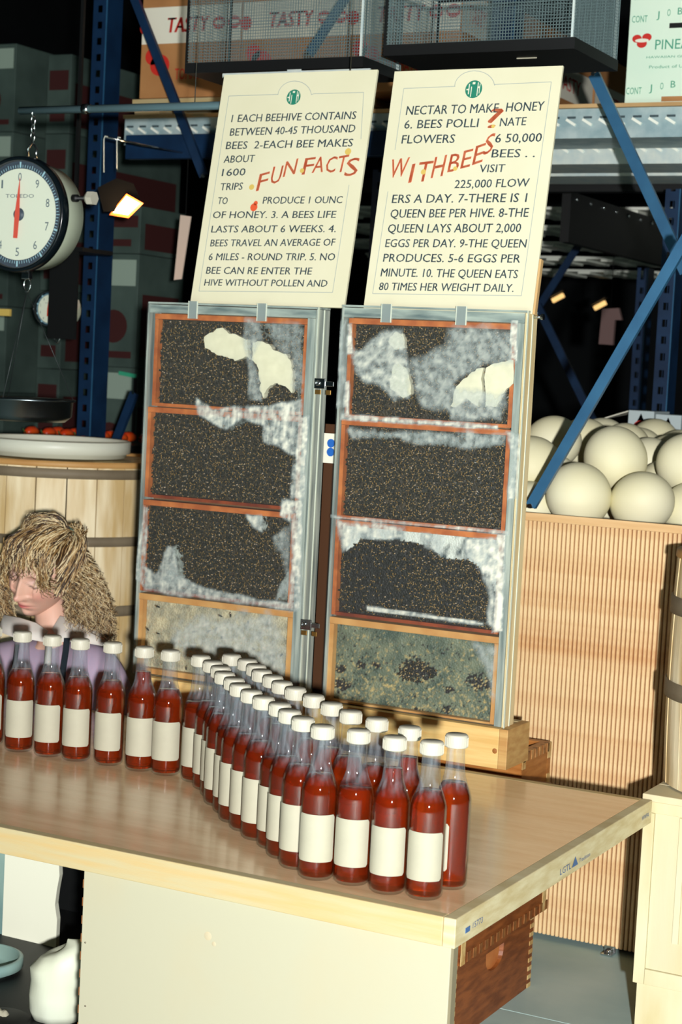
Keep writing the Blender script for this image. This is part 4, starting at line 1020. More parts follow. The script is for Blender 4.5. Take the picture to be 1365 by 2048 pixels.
post('dark blue perforated rack post behind the right wire cage', 985, 30, 4.50, ZS + .03, 2.75, .065, .07)
post('dim blue perforated rack post above the tomato boxes at the right', 1312, 700, 5.2, 0, ZS - .12, .045, .08)
post('dim thin blue rack post left of the one above the tomato boxes', 1262, 760, 6.2, 0, 1.68, .04, .07)
def brace(label, p0, Y0, p1, Y1, w, m=bluel, name='rack_brace', th=.006):
    a = at(*p0, 'y', Y0); b_ = at(*p1, 'y', Y1); d = (b_ - a).normalized(); s = d.cross(Vector((0, 1, 0))).normalized(); n = s.cross(d)
    t = thing(name, label, 'rack brace', b_)
    mb = MB().obox((a + b_) / 2, d, s, n, (b_ - a).length / 2, w / 2, th / 2)
    part('flat_bar', mb, m, t)
    mb = MB().obox((a + b_) / 2 + n * (th / 2 + .004) + s * (w / 2 - .002), d, s, n, (b_ - a).length / 2, .002, .004)
    part('folded_lip', mb, m, t)
    for q in (a, b_):
        part('bolt', MB().lathe([(0, 0), (.006, 0), (.006, -.006), (0, -.006)], 6, q - d * 0, 'y', sm=False), steel, t)
    return t
brace('dark blue diagonal brace crossing the tomato carton, upper left', (262, -20), 4.52, (407, 352), 4.52, .026, blue)
brace('bright blue diagonal brace running down from under the right cage', (1188, 148), 4.42, (1372, 545), 4.42, .029, bluel)
brace('bright blue diagonal brace ending at the rim of the melon bin', (1378, 468), 3.80, (1062, 1012), 3.80, .024, bluel)
brace('blue diagonal brace glimpsed through the left wire cage', (700, -20), 4.3, (618, 108), 4.3, .022, bluel)
brace('short dark blue brace between the red peppers and the left hive', (268, 785), 4.6, (-10, 1506), 4.6, .026, blue)
brace('thin dim brace low in the dark aisle, right of the hives', (1075, 610), 6.5, (1455, 1397), 6.5, .03, blue)
brace('thin dim brace rising right in the dark aisle', (1055, 650), 6.8, (1165, 480), 6.8, .03, blue)

# shelf: tan deck board over galvanised planks
t = thing('rack_shelf', 'galvanised rack shelf with a tan board on top, under the cartons', 'shelf', (-2.4, SY + .7, ZS))
xl_, xr_ = -3.19, -1.0
part('deck_board', MB().box(xl_, xr_, SY - .01, 5.42, ZS + .026, ZS + .036), mat('deck_fibreboard', (196, 162, 112), .7, col2=(176, 140, 92), nscale=6), t)
ribm = mat('painted_highlight_zinc', (236, 240, 226), .4); galvd = mat('teal_shadowed_zinc', (146, 172, 176), .45, .2, col2=(184, 202, 200), nscale=18, bump=.15)  # rib highlights and the teal shade are put into these zinc colours
b0y = (4.6, 4.86, 5.12); lipb = (276, 328, 352)
ztop_ = ZS + .025
for k in range(3):
    y0 = b0y[k]; zb_ = at(1200, lipb[k], 'y', y0).z; b = MB()
    x0 = (xl_ + .001, -2.2, -2.2)[k]; x1 = xr_
    b.box(x0, x1, y0, y0 + .003, zb_, ztop_); b.box(x0, x1, y0 + .003, y0 + .20, zb_, zb_ + .003); b.box(x0, x1, y0 + .20, y0 + .203, zb_, ztop_)
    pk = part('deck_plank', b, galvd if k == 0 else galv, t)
    b = MB(); nn = int((x1 - x0) / .046)
    for i in range(nn):
        xx = x0 + .02 + i * .046; zz = zb_ + .042
        b.obox((xx, y0 - .003, zz), (1, 0, -.6), (0, 1, 0), (.6, 0, 1), .015, .003, .0035)
    part('pressed_rib', b, ribm, pk, 'pressed ribs with highlights painted on', kind='stuff')
    b = MB()
    for i in range(nn): b.box(x0 + .008 + i * .046, x0 + .032 + i * .046, y0 - .0006, y0, zb_ + .052, zb_ + .058)
    part('lip_slot', b, mat('dark_slot', (60, 76, 80), .6), pk, kind='stuff')
part('front_beam', MB().box(xl_ + .03, at(800, 300, 'y', SY - .02).x, SY - .035, SY - .006, ZS - .10, ZS - .028, bev=.003), blue, t)
part('back_beam', MB().box(xl_, xr_, 5.36, 5.40, at(1200, 384, 'y', 5.36).z, at(1200, 354, 'y', 5.36).z, bev=.004), black, t)
# the next bay behind: dim galvanised underside
t = thing('rack_shelf', 'dim galvanised rack shelf deeper in the aisle, under a black beam', 'shelf', (-2.9, 7, 1.9))
for k in range(5):
    y0 = 6.4 + k * .42; b = MB().box(-3.9, -1.2, y0, y0 + .36, 1.905 - .03 * k, 1.915 - .03 * k)
    for i in range(20): b.box(-3.9 + i * .13, -3.84 + i * .13, y0 + .02, y0 + .34, 1.896 - .03 * k, 1.905 - .03 * k)
    part('deck_plank', b, ribm, t)  # whitened zinc paints the lit underside brighter
q0 = at(1110, 372, 'y', 5.3); q1 = at(1290, 450, 'x', q0.x)
part('cross_beam', MB().box(q0.x - .03, q0.x, 5.45, 7.0, q0.z - .16, q0.z), black, t)
b = MB()
for k in range(12): b.lathe([(0, 0), (.007, 0), (.007, .004), (0, .004)], 8, (q0.x + .0005, 5.5 + k * .13, q0.z - .02), 'x')
part('beam_rivet', b, steel, t, kind='stuff')

# ------------------------------------------------------------------ cartons
kraft = mat('kraft_cardboard', (178, 128, 78), .75, col2=(160, 110, 64), nscale=6)
whitec = mat('white_carton_print', (228, 226, 206), .6)
redc = mat('red_carton_print', (196, 44, 34), .6)
greenc = mat('green_carton_print', (60, 150, 120), .6)
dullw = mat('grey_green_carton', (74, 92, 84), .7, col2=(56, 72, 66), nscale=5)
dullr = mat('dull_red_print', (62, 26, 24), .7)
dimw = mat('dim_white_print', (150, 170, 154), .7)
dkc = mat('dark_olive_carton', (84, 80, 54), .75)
X_, Y_, Z_ = Vector((1, 0, 0)), Vector((0, 1, 0)), Vector((0, 0, 1))
def disc(b, o, U, V, u, v, r, mi, lift=.0012, ry=None, n=20):
    N_ = U.cross(V); ry = ry or r
    b.add([o + U * (u + r * math.cos(a)) + V * (v + ry * math.sin(a)) + N_ * lift for a in np.linspace(0, 2 * math.pi, n, endpoint=False)], [tuple(range(n))], mi)
def quad(b, o, U, V, u0, u1, v0, v1, mi, lift=.001):
    N_ = U.cross(V); b.add([o + U * u + V * v + N_ * lift for u, v in ((u0, v0), (u1, v0), (u1, v1), (u0, v1))], [(0, 1, 2, 3)], mi)
def carton(label, x0, x1, y0, y1, z0, z1, body, prints, group=None, sideprints=None):
    t = thing('carton', label, 'carton', ((x0 + x1) / 2, (y0 + y1) / 2, z0), group=group)
    part('box', MB().box(x0, x1, y0, y1, z0, z1, bev=.002), body, t)
    b = MB(); mats = [whitec, redc, greenc, kraft, dullr, dullw, black, dimw]
    prints(b, Vector((x0, y0, z0)), X_, Z_, x1 - x0, z1 - z0); part('front_print', b, mats, t, kind='stuff' if (group or '').startswith('dim') else None)
    if sideprints:
        b = MB(); sideprints(b, Vector((x1, y0, z0)), Y_, Z_, y1 - y0, z1 - z0); part('side_print', b, mats, t)
    return t
def tomato(b, o, U, V, W, Hh):
    quad(b, o, U, V, .002, W - .002, Hh * .43, Hh * .72, 0)
    b.text('TASTY', o, U, V, W * .25, W * .66, Hh * .515, Hh * .12, 1, .12, .002, bold=.004)
    for u in (.78, .93): disc(b, o, U, V, W * u, Hh * .575, .022, 1, .002, .019); disc(b, o, U, V, W * u, Hh * .575, .017, 0, .0026, .006)
    disc(b, o, U, V, W * .04, Hh * .56, .02, 1, .002)
    disc(b, o, U, V, W * .20, Hh * .26, .035, 1, .0012, .032); disc(b, o, U, V, W * .12, Hh * .33, .025, 1, .0012); b.text('TOMATOES', o, U, V, W * .36, W * .74, Hh * .14, Hh * .09, 1, 0, .002)
    disc(b, o, U, V, W * .22, Hh * .90, .045, 1, .0012, .026); disc(b, o, U, V, W * .12, Hh * .94, .03, 1, .0012, .018); b.text('TOMATOES', o, U, V, W * .42, W * .85, Hh * .80, Hh * .08, 1, 0, .002)
def sidet(b, o, U, V, W, Hh):
    quad(b, o, U, V, .002, W - .002, Hh * .43, Hh * .72, 0)
    b.text('TASTY', o, U, V, W * .2, W * .7, Hh * .515, Hh * .13, 1, 0, .002); disc(b, o, U, V, W * .4, Hh * .22, .04, 1)
CZ0 = at(278, 197, 'y', 4.62).z; CZ1 = CZ0 + .375
xc = at(278, 195, 'y', 4.62).x; xe = at(925, 30, 'y', 4.62).x; nW = 3; wC = (xe - xc) / nW
names = ['brown tomato carton with a white TASTY band, left end of the shelf row', 'brown tomato carton with a white TASTY band behind the left wire cage', 'tomato carton with a white band ending the row, behind the right cage']
for i in range(nW):
    carton(names[i], xc + wC * i + .001, xc + wC * (i + 1) - .001, 4.62, 4.86, CZ0, CZ1, kraft, tomato, 'tomato cartons in a row on the shelf', sidet if i == nW - 1 else None)
for i in range(3):
    y0 = 4.88 + i * .42
    carton(['second', 'third', 'fourth'][i] + ' tomato carton in depth behind the row end, only its side seen', xe - .30, xe - .001 + .0 * i, y0, y0 + .40, ZS + .04, CZ0 + .30, kraft, lambda *a: quad(*a[:4], .01, .2, .1, .2, 0), 'tomato cartons in a row on the shelf', sidet)
# pallet boards under the cartons
t = thing('pallet', 'tan wooden pallet under the tomato cartons', 'pallet', ((xc + xe) / 2, 4.85, ZS + .0365))
for k in range(3): part('deck_slat', MB().box(xc - .03, xe - .31, 4.63 + k * .09, 4.70 + k * .09, CZ0 - .019, CZ0 - .001), pine, t)
for k in range(3): part('bearer', MB().box(xc - .02 + k * .33, xc + .07 + k * .33, 4.63, 4.88, ZS + .037, CZ0 - .0195), pine, t)
# pineapple carton
px0 = at(1256, 100, 'y', 4.62).x; pz0 = ZS + .0365
def pine_p(b, o, U, V, W, Hh):
    s = .00129
    def u(x): return (x - 1256) * s
    def v(y): return (212 - y) * s * 1.02
    b.text('CONT', o, U, V, u(1262), u(1295), v(50), .018, 2, 0, .002); b.text('J', o, U, V, u(1314), u(1320), v(43), .018, 2, 0, .002); b.text('O', o, U, V, u(1336), u(1343), v(40), .018, 2, 0, .002); b.text('B', o, U, V, u(1358), u(1368), v(38), .018, 2, 0, .002)
    b.text('PINEAPPLE', o, U, V, u(1315), u(1440), v(105), .026, 2, 0, .002)
    b.text('CONT', o, U, V, u(1259), u(1292), v(192), .018, 2, 0, .002); b.text('J', o, U, V, u(1308), u(1314), v(187), .018, 2, 0, .002); b.text('O', o, U, V, u(1331), u(1338), v(184), .018, 2, 0, .002); b.text('B', o, U, V, u(1353), u(1363), v(181), .018, 2, 0, .002)
    for (x, y, r) in ((1275, 82, .013), (1296, 80, .013), (1286, 92, .014)): disc(b, o, U, V, u(x), v(y), r, 1, .0012, r * .8)
    disc(b, o, U, V, u(1286), v(86), .019, 0, .0018, .005)
    b.text('Product of U S A', o, U, V, u(1305), u(1400), v(142), .008, 2, 0, .002); b.text('HAWAIIAN GROWN', o, U, V, u(1298), u(1410), v(122), .006, 2, 0, .002)
    quad(b, o, U, V, u(1342), u(1380), v(64), v(54), 6, .0015)
    quad(b, o, U, V, u(1335), u(1385), v(208), v(198), 3, .0015); quad(b, o, U, V, 0.01, W - .01, v(4) - .001, v(4), 2, .001)
carton('white pineapple carton with green lettering and a red mark, upper right', px0, px0 + .42, 4.62, 5.0, pz0, pz0 + .31, mat('pale_green_white_carton', (218, 236, 214), .6, col2=(206, 230, 208), nscale=4), pine_p)
# dim cartons at the far left, standing in tall stacks
def dim1(b, o, U, V, W, Hh):
    quad(b, o, U, V, .01, W - .01, Hh * .72, Hh * .95, 7); disc(b, o, U, V, W * .45, Hh * .36, .06, 4); quad(b, o, U, V, W * .1, W * .9, Hh * .08, Hh * .14, 4)
def dim2(b, o, U, V, W, Hh):
    quad(b, o, U, V, .01, W - .01, Hh * .55, Hh * .8, 4); quad(b, o, U, V, W * .15, W * .8, Hh * .15, Hh * .3, 4)
def sided(b, o, U, V, W, Hh): quad(b, o, U, V, .01, W - .01, Hh * .75, Hh * .95, 5); quad(b, o, U, V, .03, W - .03, Hh * .1, Hh * .65, 4)
Yd = 5.6
a0 = at(-60, 90, 'y', Yd).x; a1 = at(33, 90, 'y', Yd).x; zt3 = at(10, 88, 'y', Yd).z
for k in range(7):
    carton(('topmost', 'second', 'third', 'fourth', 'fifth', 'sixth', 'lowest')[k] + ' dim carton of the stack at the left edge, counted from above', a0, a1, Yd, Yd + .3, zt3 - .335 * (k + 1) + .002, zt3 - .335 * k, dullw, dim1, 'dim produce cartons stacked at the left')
b0 = at(65, 110, 'y', Yd).x; b1 = at(112, 110, 'y', Yd).x; zt4 = at(80, 100, 'y', Yd).z
hb_ = (zt4 - .001) / 8
for k in range(8):
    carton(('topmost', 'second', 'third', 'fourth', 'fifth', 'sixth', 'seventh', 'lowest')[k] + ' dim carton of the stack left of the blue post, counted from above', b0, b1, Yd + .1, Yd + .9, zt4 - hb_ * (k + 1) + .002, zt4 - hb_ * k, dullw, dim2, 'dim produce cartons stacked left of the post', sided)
Yd2 = 5.4
c0_ = at(200, 410, 'y', Yd2).x; c1_ = at(283, 410, 'y', Yd2).x; zt5 = at(240, 412, 'y', Yd2).z
for k in range(5):
    hh_ = (zt5 - .18) / 4; h_ = .17 if k == 0 else hh_; top = zt5 - (0 if k == 0 else .171 + hh_ * (k - 1))
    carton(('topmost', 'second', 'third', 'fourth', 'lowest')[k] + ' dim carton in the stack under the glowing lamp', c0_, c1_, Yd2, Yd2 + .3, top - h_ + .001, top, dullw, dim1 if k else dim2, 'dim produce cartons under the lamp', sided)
# two tomato cartons behind the melons
for i, (x_, lab) in enumerate(((1258, 'white carton with a red tomato print behind the melons, left one'), (1312, 'white carton with a red tomato print behind the melons, right one'))):
    q = at(x_, 820 + 8 * i, 'y', 5.0); x0 = q.x; x1 = x0 + .077
    def tp(b, o, U, V, W, Hh): disc(b, o, U, V, W * .5, Hh * .80, .022, 1); b.add([o + U * W * .5 + V * Hh * u_ + U * s_ for (u_, s_) in ((.97, 0), (.80, -.02), (.80, .02))], [(0, 1, 2)], 1)
    t = carton(lab, x0, x1, 5.0, 5.15, q.z - .25, q.z, mat('bluish_white_carton', (176, 190, 190), .6), tp, 'tomato cartons behind the melons')
    if i == 0: part('open_flap', MB().prism([Vector((x0 - .002, 5.002, q.z - .002)), Vector((x0 - .002, 5.14, q.z - .002)), Vector((x0 - .075, 5.13, q.z - .012)), Vector((x0 - .085, 5.01, q.z - .03))], (0, 0, -.003)), whitec, t)
zq = at(1300, 845, 'y', 5.0).z - .253
t = thing('stock_table', 'dark trestle table behind the melon bin carrying the tomato cartons', 'table', (-1.5, 4.9, 0))
part('top', MB().box(-2.1, -1.2, 4.92, 5.18, zq - .03, zq - .006), black, t)
for x in (-2.05, -1.25):
    for y in (4.93, 5.14): part('leg', MB().box(x, x + .03, y, y + .03, 0, zq - .0305), black, t)

# ------------------------------------------------------------------ hanging wire cages
wire = mat('grey_mesh_wire', (112, 132, 132), .45, .3)
def cage(label, x0, x1, y0, y1, z0, z1, sx=.0068):
    t = thing('mesh_cage', label, 'cage', ((x0 + x1) / 2, (y0 + y1) / 2, z0)); f = .010; fh = .024
    part('tray_base', MB().box(x0 + .004, x1 - .004, y0 + .004, y1 - .004, z0, z0 + .004), black, t)
    part('front_rail', MB().box(x0, x1, y0, y0 + .0035, z0, z0 + fh), black, t); part('back_rail', MB().box(x0, x1, y1 - .0035, y1, z0, z0 + fh), black, t)
    part('side_rail', MB().box(x0, x0 + .0035, y0 + .004, y1 - .004, z0, z0 + fh), black, t); part('side_rail', MB().box(x1 - .0035, x1, y0 + .004, y1 - .004, z0, z0 + fh), black, t)
    for x in (x0, x1 - f):
        for y in (y0, y1 - f): part('corner_bar', MB().box(x, x + f * .5, y, y + f * .5, z0 + fh + .0005, z1), black if x == x0 else galv, t)
    part('top_hoop', MB().box(x0, x1, y0, y0 + .004, z1, z1 + .01).box(x0, x1, y1 - .004, y1, z1, z1 + .01).box(x0, x0 + .004, y0 + .004, y1 - .004, z1, z1 + .01).box(x1 - .004, x1, y0 + .004, y1 - .004, z1, z1 + .01), black, t)
    def panel(name, o, U, W, Hh):
        b = MB(); r = .00062; n = int(W / sx)
        def bar(p, q, s):
            b.add([p - s * r, p + s * r, q + s * r, q - s * r], [(0, 1, 2, 3)])
            nn = U.cross(Z_) * r; b.add([p - nn, p + nn, q + nn, q - nn], [(0, 1, 2, 3)])
        for i in range(n + 1): p = o + U * (W * i / n); bar(p, p + Z_ * Hh, U)
        m_ = int(Hh / sx)
        for j in range(m_ + 1): p = o + Z_ * (Hh * j / m_); bar(p, p + U * W, Z_)
        part(name, b, wire, t, 'fine grey wire mesh', kind='stuff')
    panel('front_mesh', Vector((x0 + .003, y0 + .002, z0 + fh)), X_, x1 - x0 - .006, z1 - z0 - fh)
    panel('back_mesh', Vector((x0 + .003, y1 - .002, z0 + fh)), X_, x1 - x0 - .006, z1 - z0 - fh)
    panel('side_mesh', Vector((x0 + .002, y0 + .006, z0 + fh)), Y_, y1 - y0 - .012, z1 - z0 - fh)
    panel('side_mesh', Vector((x1 - .002, y0 + .006, z0 + fh)), Y_, y1 - y0 - .012, z1 - z0 - fh)
    for x in (x0 + .05, x1 - .05):
        part('hanging_wire', MB().tube([(x, (y0 + y1) / 2, z0 + .004), (x, (y0 + y1) / 2, 3.2)], .0012, 6), steel, t)
    return t
cy0 = 3.62
cage('left hanging wire mesh cage with a black tray base', at(370, 130, 'y', cy0).x, at(727, 110, 'y', cy0).x, cy0, cy0 + .20, at(727, 134, 'y', cy0).z, at(400, -60, 'y', cy0).z)
cage('right hanging wire mesh cage with a black tray base, above the right board', at(767, 110, 'y', cy0).x, at(1150, 90, 'y', cy0).x, cy0, cy0 + .28, at(1150, 97, 'y', cy0).z, at(1000, -60, 'y', cy0).z)
for s_, (p0, p1) in (('left', ((447, 152), (742, 137))),):
    a = at(*p0, 'y', 3.60); b_ = at(*p1, 'y', 3.60)
    t = thing('sign_rail', 'thin pale metal rail under the left cage, over the left fact board', 'rail', (a + b_) / 2)
    part('bar', MB().box(a.x, b_.x, 3.596, 3.602, a.z - .005, a.z + .005), galv, t)
    part('clip', MB().box((a.x + b_.x) / 2 - .018, (a.x + b_.x) / 2 + .018, 3.5935, 3.5955, a.z - .007, a.z + .008), galv, t)
    for x in (a.x + .05, b_.x - .05): part('hanger', MB().tube([(x, 3.604, a.z), (x, 3.66, at(727, 134, 'y', cy0).z - .001)], .001, 6), steel, t)
q = at(1056, 106, 'y', 3.7)
single('paper_tag', MB().box(q.x - .025, q.x + .022, 3.70, 3.701, q.z - .012, q.z + .010), paper, 'small white paper tag under the right wire cage', 'tag')

# ------------------------------------------------------------------ hanging dial scale
dark_teal = mat('dark_teal_dial_band', (18, 44, 62), .45)
dialw = mat('dial_face_white', (214, 222, 200), .5)
ivory = mat('ivory_scale_drum', (186, 196, 172), .35)
def dialscale(label, C0, R, chain_to, full=True, pan=True):
    x, y, z = C0; t = thing('hanging_scale', label, 'scale', (x, y, z - R))
    dr = part('drum', MB().lathe([(0, .10), (R * .80, .10), (R * .93, .085), (R * .97, .02), (R * .97, .006)], 64, (x, y, z), 'y'), ivory, t)
    part('bezel', MB().lathe([(R * .93, .000), (R * .94, -.012), (R * .98, -.015), (R * 1.01, -.010), (R * 1.02, .010), (R * .97, .016)], 72, (x, y, z), 'y'), mat('black_gloss_bezel', (12, 20, 24), .2), t)
    part('tick_band', MB().lathe([(R * .80, -.0015), (R * .93, -.0015)], 72, (x, y, z), 'y'), dark_teal, t)
    dial = part('dial', MB().lathe([(0, -.002), (R * .80, -.002)], 72, (x, y, z), 'y'), dialw, t)
    tk = MB(); ft = MB()
    o = Vector((x, y - .003, z))
    for k in range(100):
        an = 2 * math.pi * k / 100; big = k % 10 == 0; r0, r1 = (R * .815, R * .915) if big else (R * .815, R * (.865 if k % 5 else .885)); w_ = .0022 if big else .0007
        d = Vector((math.sin(an), 0, math.cos(an))); s = Vector((math.cos(an), 0, -math.sin(an)))
        tk.add([o + d * r0 - s * w_, o + d * r0 + s * w_, o + d * r1 + s * w_, o + d * r1 - s * w_], [(0, 1, 2, 3)])
    part('tick_mark', tk, mat('pale_tick', (150, 196, 206), .5), t, kind='stuff')
    for k in range(10):
        an = 2 * math.pi * ((10 - k) % 10) / 10; c = Vector((math.sin(an), 0, math.cos(an))) * R * .655; h = R * .15; w_ = h * .52 * (.45 if k == 1 else 1)
        ft.text(str(k), o, X_, Z_, c.x - w_ / 2, c.x + w_ / 2, c.z - h / 2, h)
    ft.text('TOLEDO', o, X_, Z_, -R * .30, R * .32, R * .29, R * .065)
    part('numerals', ft, mat('dial_ink', (70, 92, 100), .6), dial, 'black numerals and maker name on the dial')
    part('hub', MB().lathe([(0, -.008), (R * .09, -.008), (R * .115, -.0025)], 24, (x, y, z), 'y'), dark_teal, t)
    nd = MB(); o2 = Vector((x, y - .010, z)); a = math.radians(3); d = Vector((math.sin(a), 0, math.cos(a))); s = Vector((math.cos(a), 0, -math.sin(a)))
    nd.prism([o2 - d * R * .42 - s * R * .045, o2 - d * R * .42 + s * R * .045, o2 + s * R * .05, o2 + d * R * .64, o2 - s * R * .05], (0, .0012, 0))
    part('needle', nd, mat('red_needle', (208, 62, 30), .5), t)
    if full:
        part('glass', MB().lathe([(0, -.014), (R * .94, -.012)], 48, (x, y, z), 'y'), mat('clear_dial_glass', (240, 245, 245), .05, alpha=.05, spec=.3), t)
    # side adjuster: rod and white knob
    part('adjuster_rod', MB().lathe([(0, R * .98), (.009, R * .98), (.009, R * 1.08), (.005, R * 1.09), (.005, R * 1.26), (0, R * 1.26)], 12, (x, y + .03, z + R * .31), 'x'), black, t)
    part('adjuster_knob', MB().lathe([(0, R * 1.26), (.010, R * 1.26), (.017, R * 1.32), (.017, R * 1.44), (0, R * 1.44)], 6, (x, y + .03, z + R * .31), 'x', sm=False), white, t)
    top = z + R
    part('top_shackle', MB().tube([(x - .012, y + .04, top - .004), (x - .013, y + .04, top + .025), (x, y + .04, top + .042), (x + .013, y + .04, top + .025), (x + .012, y + .04, top - .004)], .003, 8), steel, t)
    b = MB(); zc = top + .044; k = 0
    while zc < chain_to - .004:
        L_ = .020; pts = []
        for i in range(13):
            an = 2 * math.pi * i / 12; p = Vector((math.cos(an) * .006, 0, math.sin(an) * L_ / 2 * 1.2 + L_ / 2))
            if k % 2: p = Vector((0, p.x, p.z))
            pts.append(Vector((x, y + .04, zc)) + p)
        b.tube(pts, .0016, 6, caps=False); zc += L_ * .98; k += 1
    part('chain', b, steel, t, 'chain hanging the scale from the pole', kind='stuff')
    bz_ = z - R
    part('bottom_bracket', MB().box(x - .012, x + .012, y + .03, y + .045, bz_ - .016, bz_ + .006, bev=.002), steel, t)
    pts = [Vector((x + math.cos(an) * .010, y + .04, bz_ - .030 + math.sin(an) * .016)) for an in np.linspace(0, 2 * math.pi, 15)]
    part('bottom_ring', MB().tube(pts, .0022, 8, caps=False), steel, t)
    return t
sc = at(39, 429, 'y', 3.5); SRr = .1365
pz = at(100, 220, 'y', 3.54).z
dialscale('large white-faced hanging dial scale with a red needle, at the left edge', (sc.x, 3.5, sc.z), SRr, pz - .01)
a = at(40, 226, 'y', 3.54); b_ = at(440, 196, 'y', 3.54)
t = thing('hanging_pole', 'thin horizontal metal pole that the scale hangs from', 'pole', a)
part('tube', MB().tube([(a.x, 3.54, pz), (a.x + .95, 3.54, pz)], .0095, 14), mat('teal_grey_conduit', (110, 140, 146), .35, .5), t)
part('coupling', MB().tube([(at(173, 215, 'y', 3.54).x - .009, 3.54, pz), (at(173, 215, 'y', 3.54).x + .009, 3.54, pz)], .0125, 12), steel, t)
for x in (a.x + .5, a.x + .9): part('drop_wire', MB().tube([(x, 3.54, pz + .009), (x, 3.54, 3.3)], .0012, 6), steel, t)
# weighing pan below the scale
pn = at(36, 797, 'y', 3.5); t = thing('weighing_pan', 'shiny steel weighing pan hanging under the dial scale', 'pan', (pn.x, 3.54, pn.z - .06))
R1 = (at(132, 797, 'y', 3.54).x - pn.x)
part('bowl', MB().lathe([(0, pn.z - .052), (R1 * .8, pn.z - .050), (R1 * .93, pn.z - .036), (R1 * .955, pn.z), (R1 * 1.02, pn.z + .002), (R1 * 1.03, pn.z - .003), (R1 * .97, pn.z - .005), (R1 * .95, pn.z - .04), (R1 * .8, pn.z - .054), (0, pn.z - .056)], 64, (pn.x, 3.54, 0)), mat('brushed_pan_steel', (130, 142, 146), .3, 1, bump=.02), t)
for k in range(3):
    an = 2 * math.pi * k / 3 + .6
    part('hanger_wire', MB().tube([(pn.x + R1 * .97 * math.cos(an), 3.54 + R1 * .97 * math.sin(an), pn.z), (sc.x, 3.54, sc.z - SRr - .045)], .001, 5), mat('dark_wire', (60, 66, 66), .4, .6), t)
# second scale, further back
s2 = at(100, 618, 'y', 4.3)
dialscale('small second dial scale, half hidden in the dark behind the first one', (s2.x, 4.3, s2.z), .052, s2.z + .052 + .12, full=False)
q = at(97, 600, 'y', 4.22)
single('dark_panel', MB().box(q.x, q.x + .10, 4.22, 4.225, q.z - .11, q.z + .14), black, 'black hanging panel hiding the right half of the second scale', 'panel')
t = thing('hanging_bracket', 'dark bar under the shelf that the second scale and panel hang from', 'bar', (q.x, 4.3, q.z + .15))
part('bar', MB().box(q.x - .35, q.x + .12, 4.21, 4.36, q.z + .1405, q.z + .152), black, t)
for x in (q.x - .34, q.x + .03): part('rod', MB().box(x, x + .01, 4.28, 4.29, q.z + .1525, 3.0), black, t)

# ------------------------------------------------------------------ lamp under the shelf
lq = at(252, 408, 'y', 4.25)
t = thing('spot_lamp', 'dark clip-on lamp glowing warm white under the shelf, right of the scale', 'lamp', lq)
nrm = (CAM - lq).normalized(); rx_ = Vector((.94, 0, .33)).normalized(); ry_ = nrm.cross(rx_).normalized(); rx_ = ry_.cross(nrm).normalized()
glow = mat('lit_lamp_lens', (255, 214, 160), .5, emit=14)
rimg = mat('warm_lamp_reflector', (255, 120, 50), .5, emit=2.2)
W_, H__ = .028, .016
LC = {(-1, -1): (226, 425), (1, -1): (256, 430), (1, 1): (279, 407), (-1, 1): (253, 392)}
sk = lambda u, v: at(*LC[(u, v)], 'y', 4.25)
part('housing', MB().prism([lq + rx_ * u * .055 + ry_ * v * .04 + Vector((-.02, .0, .02)) - nrm * .004 for u, v in ((-1.1, -.5), (-.2, -1), (.9, -.7), (.9, .5), (.2, 1.3), (-.9, 1.2))], -nrm * .07), mat('matt_black_housing', (7, 8, 8), .9, spec=.1), t)
part('reflector', MB().prism([lq + (sk(u, v) - lq) * 1.28 for u, v in ((-1, -1), (1, -1), (1, 1), (-1, 1))], -nrm * .003), rimg, t)
part('lens', MB().prism([sk(u, v) + nrm * .0015 for u, v in ((-1, -1), (1, -1), (1, 1), (-1, 1))], -nrm * .001), glow, t)
for (px, py, py2) in ((208, 278, 345), (234, 280, 338)):
    h0 = at(px, py, 'y', 4.25); h1 = at(px, py2, 'y', 4.25)
    part('hanging_hook', MB().tube([h1, h0, h0 + Vector((.004, 0, .008)), h0 + Vector((.012, 0, .006))], .0016, 6), mat('pale_hook_wire', (196, 206, 196), .4), t)
hb = at(220, 276, 'y', 4.25); part('hook_bar', MB().tube([hb + Vector((-.02, 0, .004)), hb + Vector((.04, .1, -.006)), hb + Vector((.04, .33, 0))], .003, 8), steel, t)
lamp('spot_lamp_light', 'POINT', lq + nrm * .05, 1.2, (1, .6, .3), shadow_soft_size=.02)
# far warm lamps
for i, (px, py, l_) in enumerate(((1117, 596, 'left'), (1201, 611, 'right'))):
    q = at(px, py, 'y', 9.0)
    t = thing('far_lamp', f'{l_} of two small warm lamps glowing far down the dark aisle', 'lamp', q)
    part('tube', MB().obox(q, (1, 0, .55), (0, 1, 0), (-.55, 0, 1), .034, .01, .011), mat('far_lamp_glow', (255, 206, 130), .5, emit=1.0), t)
    part('shade', MB().obox(q + Vector((-.005, .0, .022)), (1, 0, .55), (0, 1, 0), (-.55, 0, 1), .045, .03, .004), black, t)
    part('flex', MB().tube([q + Vector((0, 0, .03)), (q.x, q.y, 6)], .004, 5), black, t)
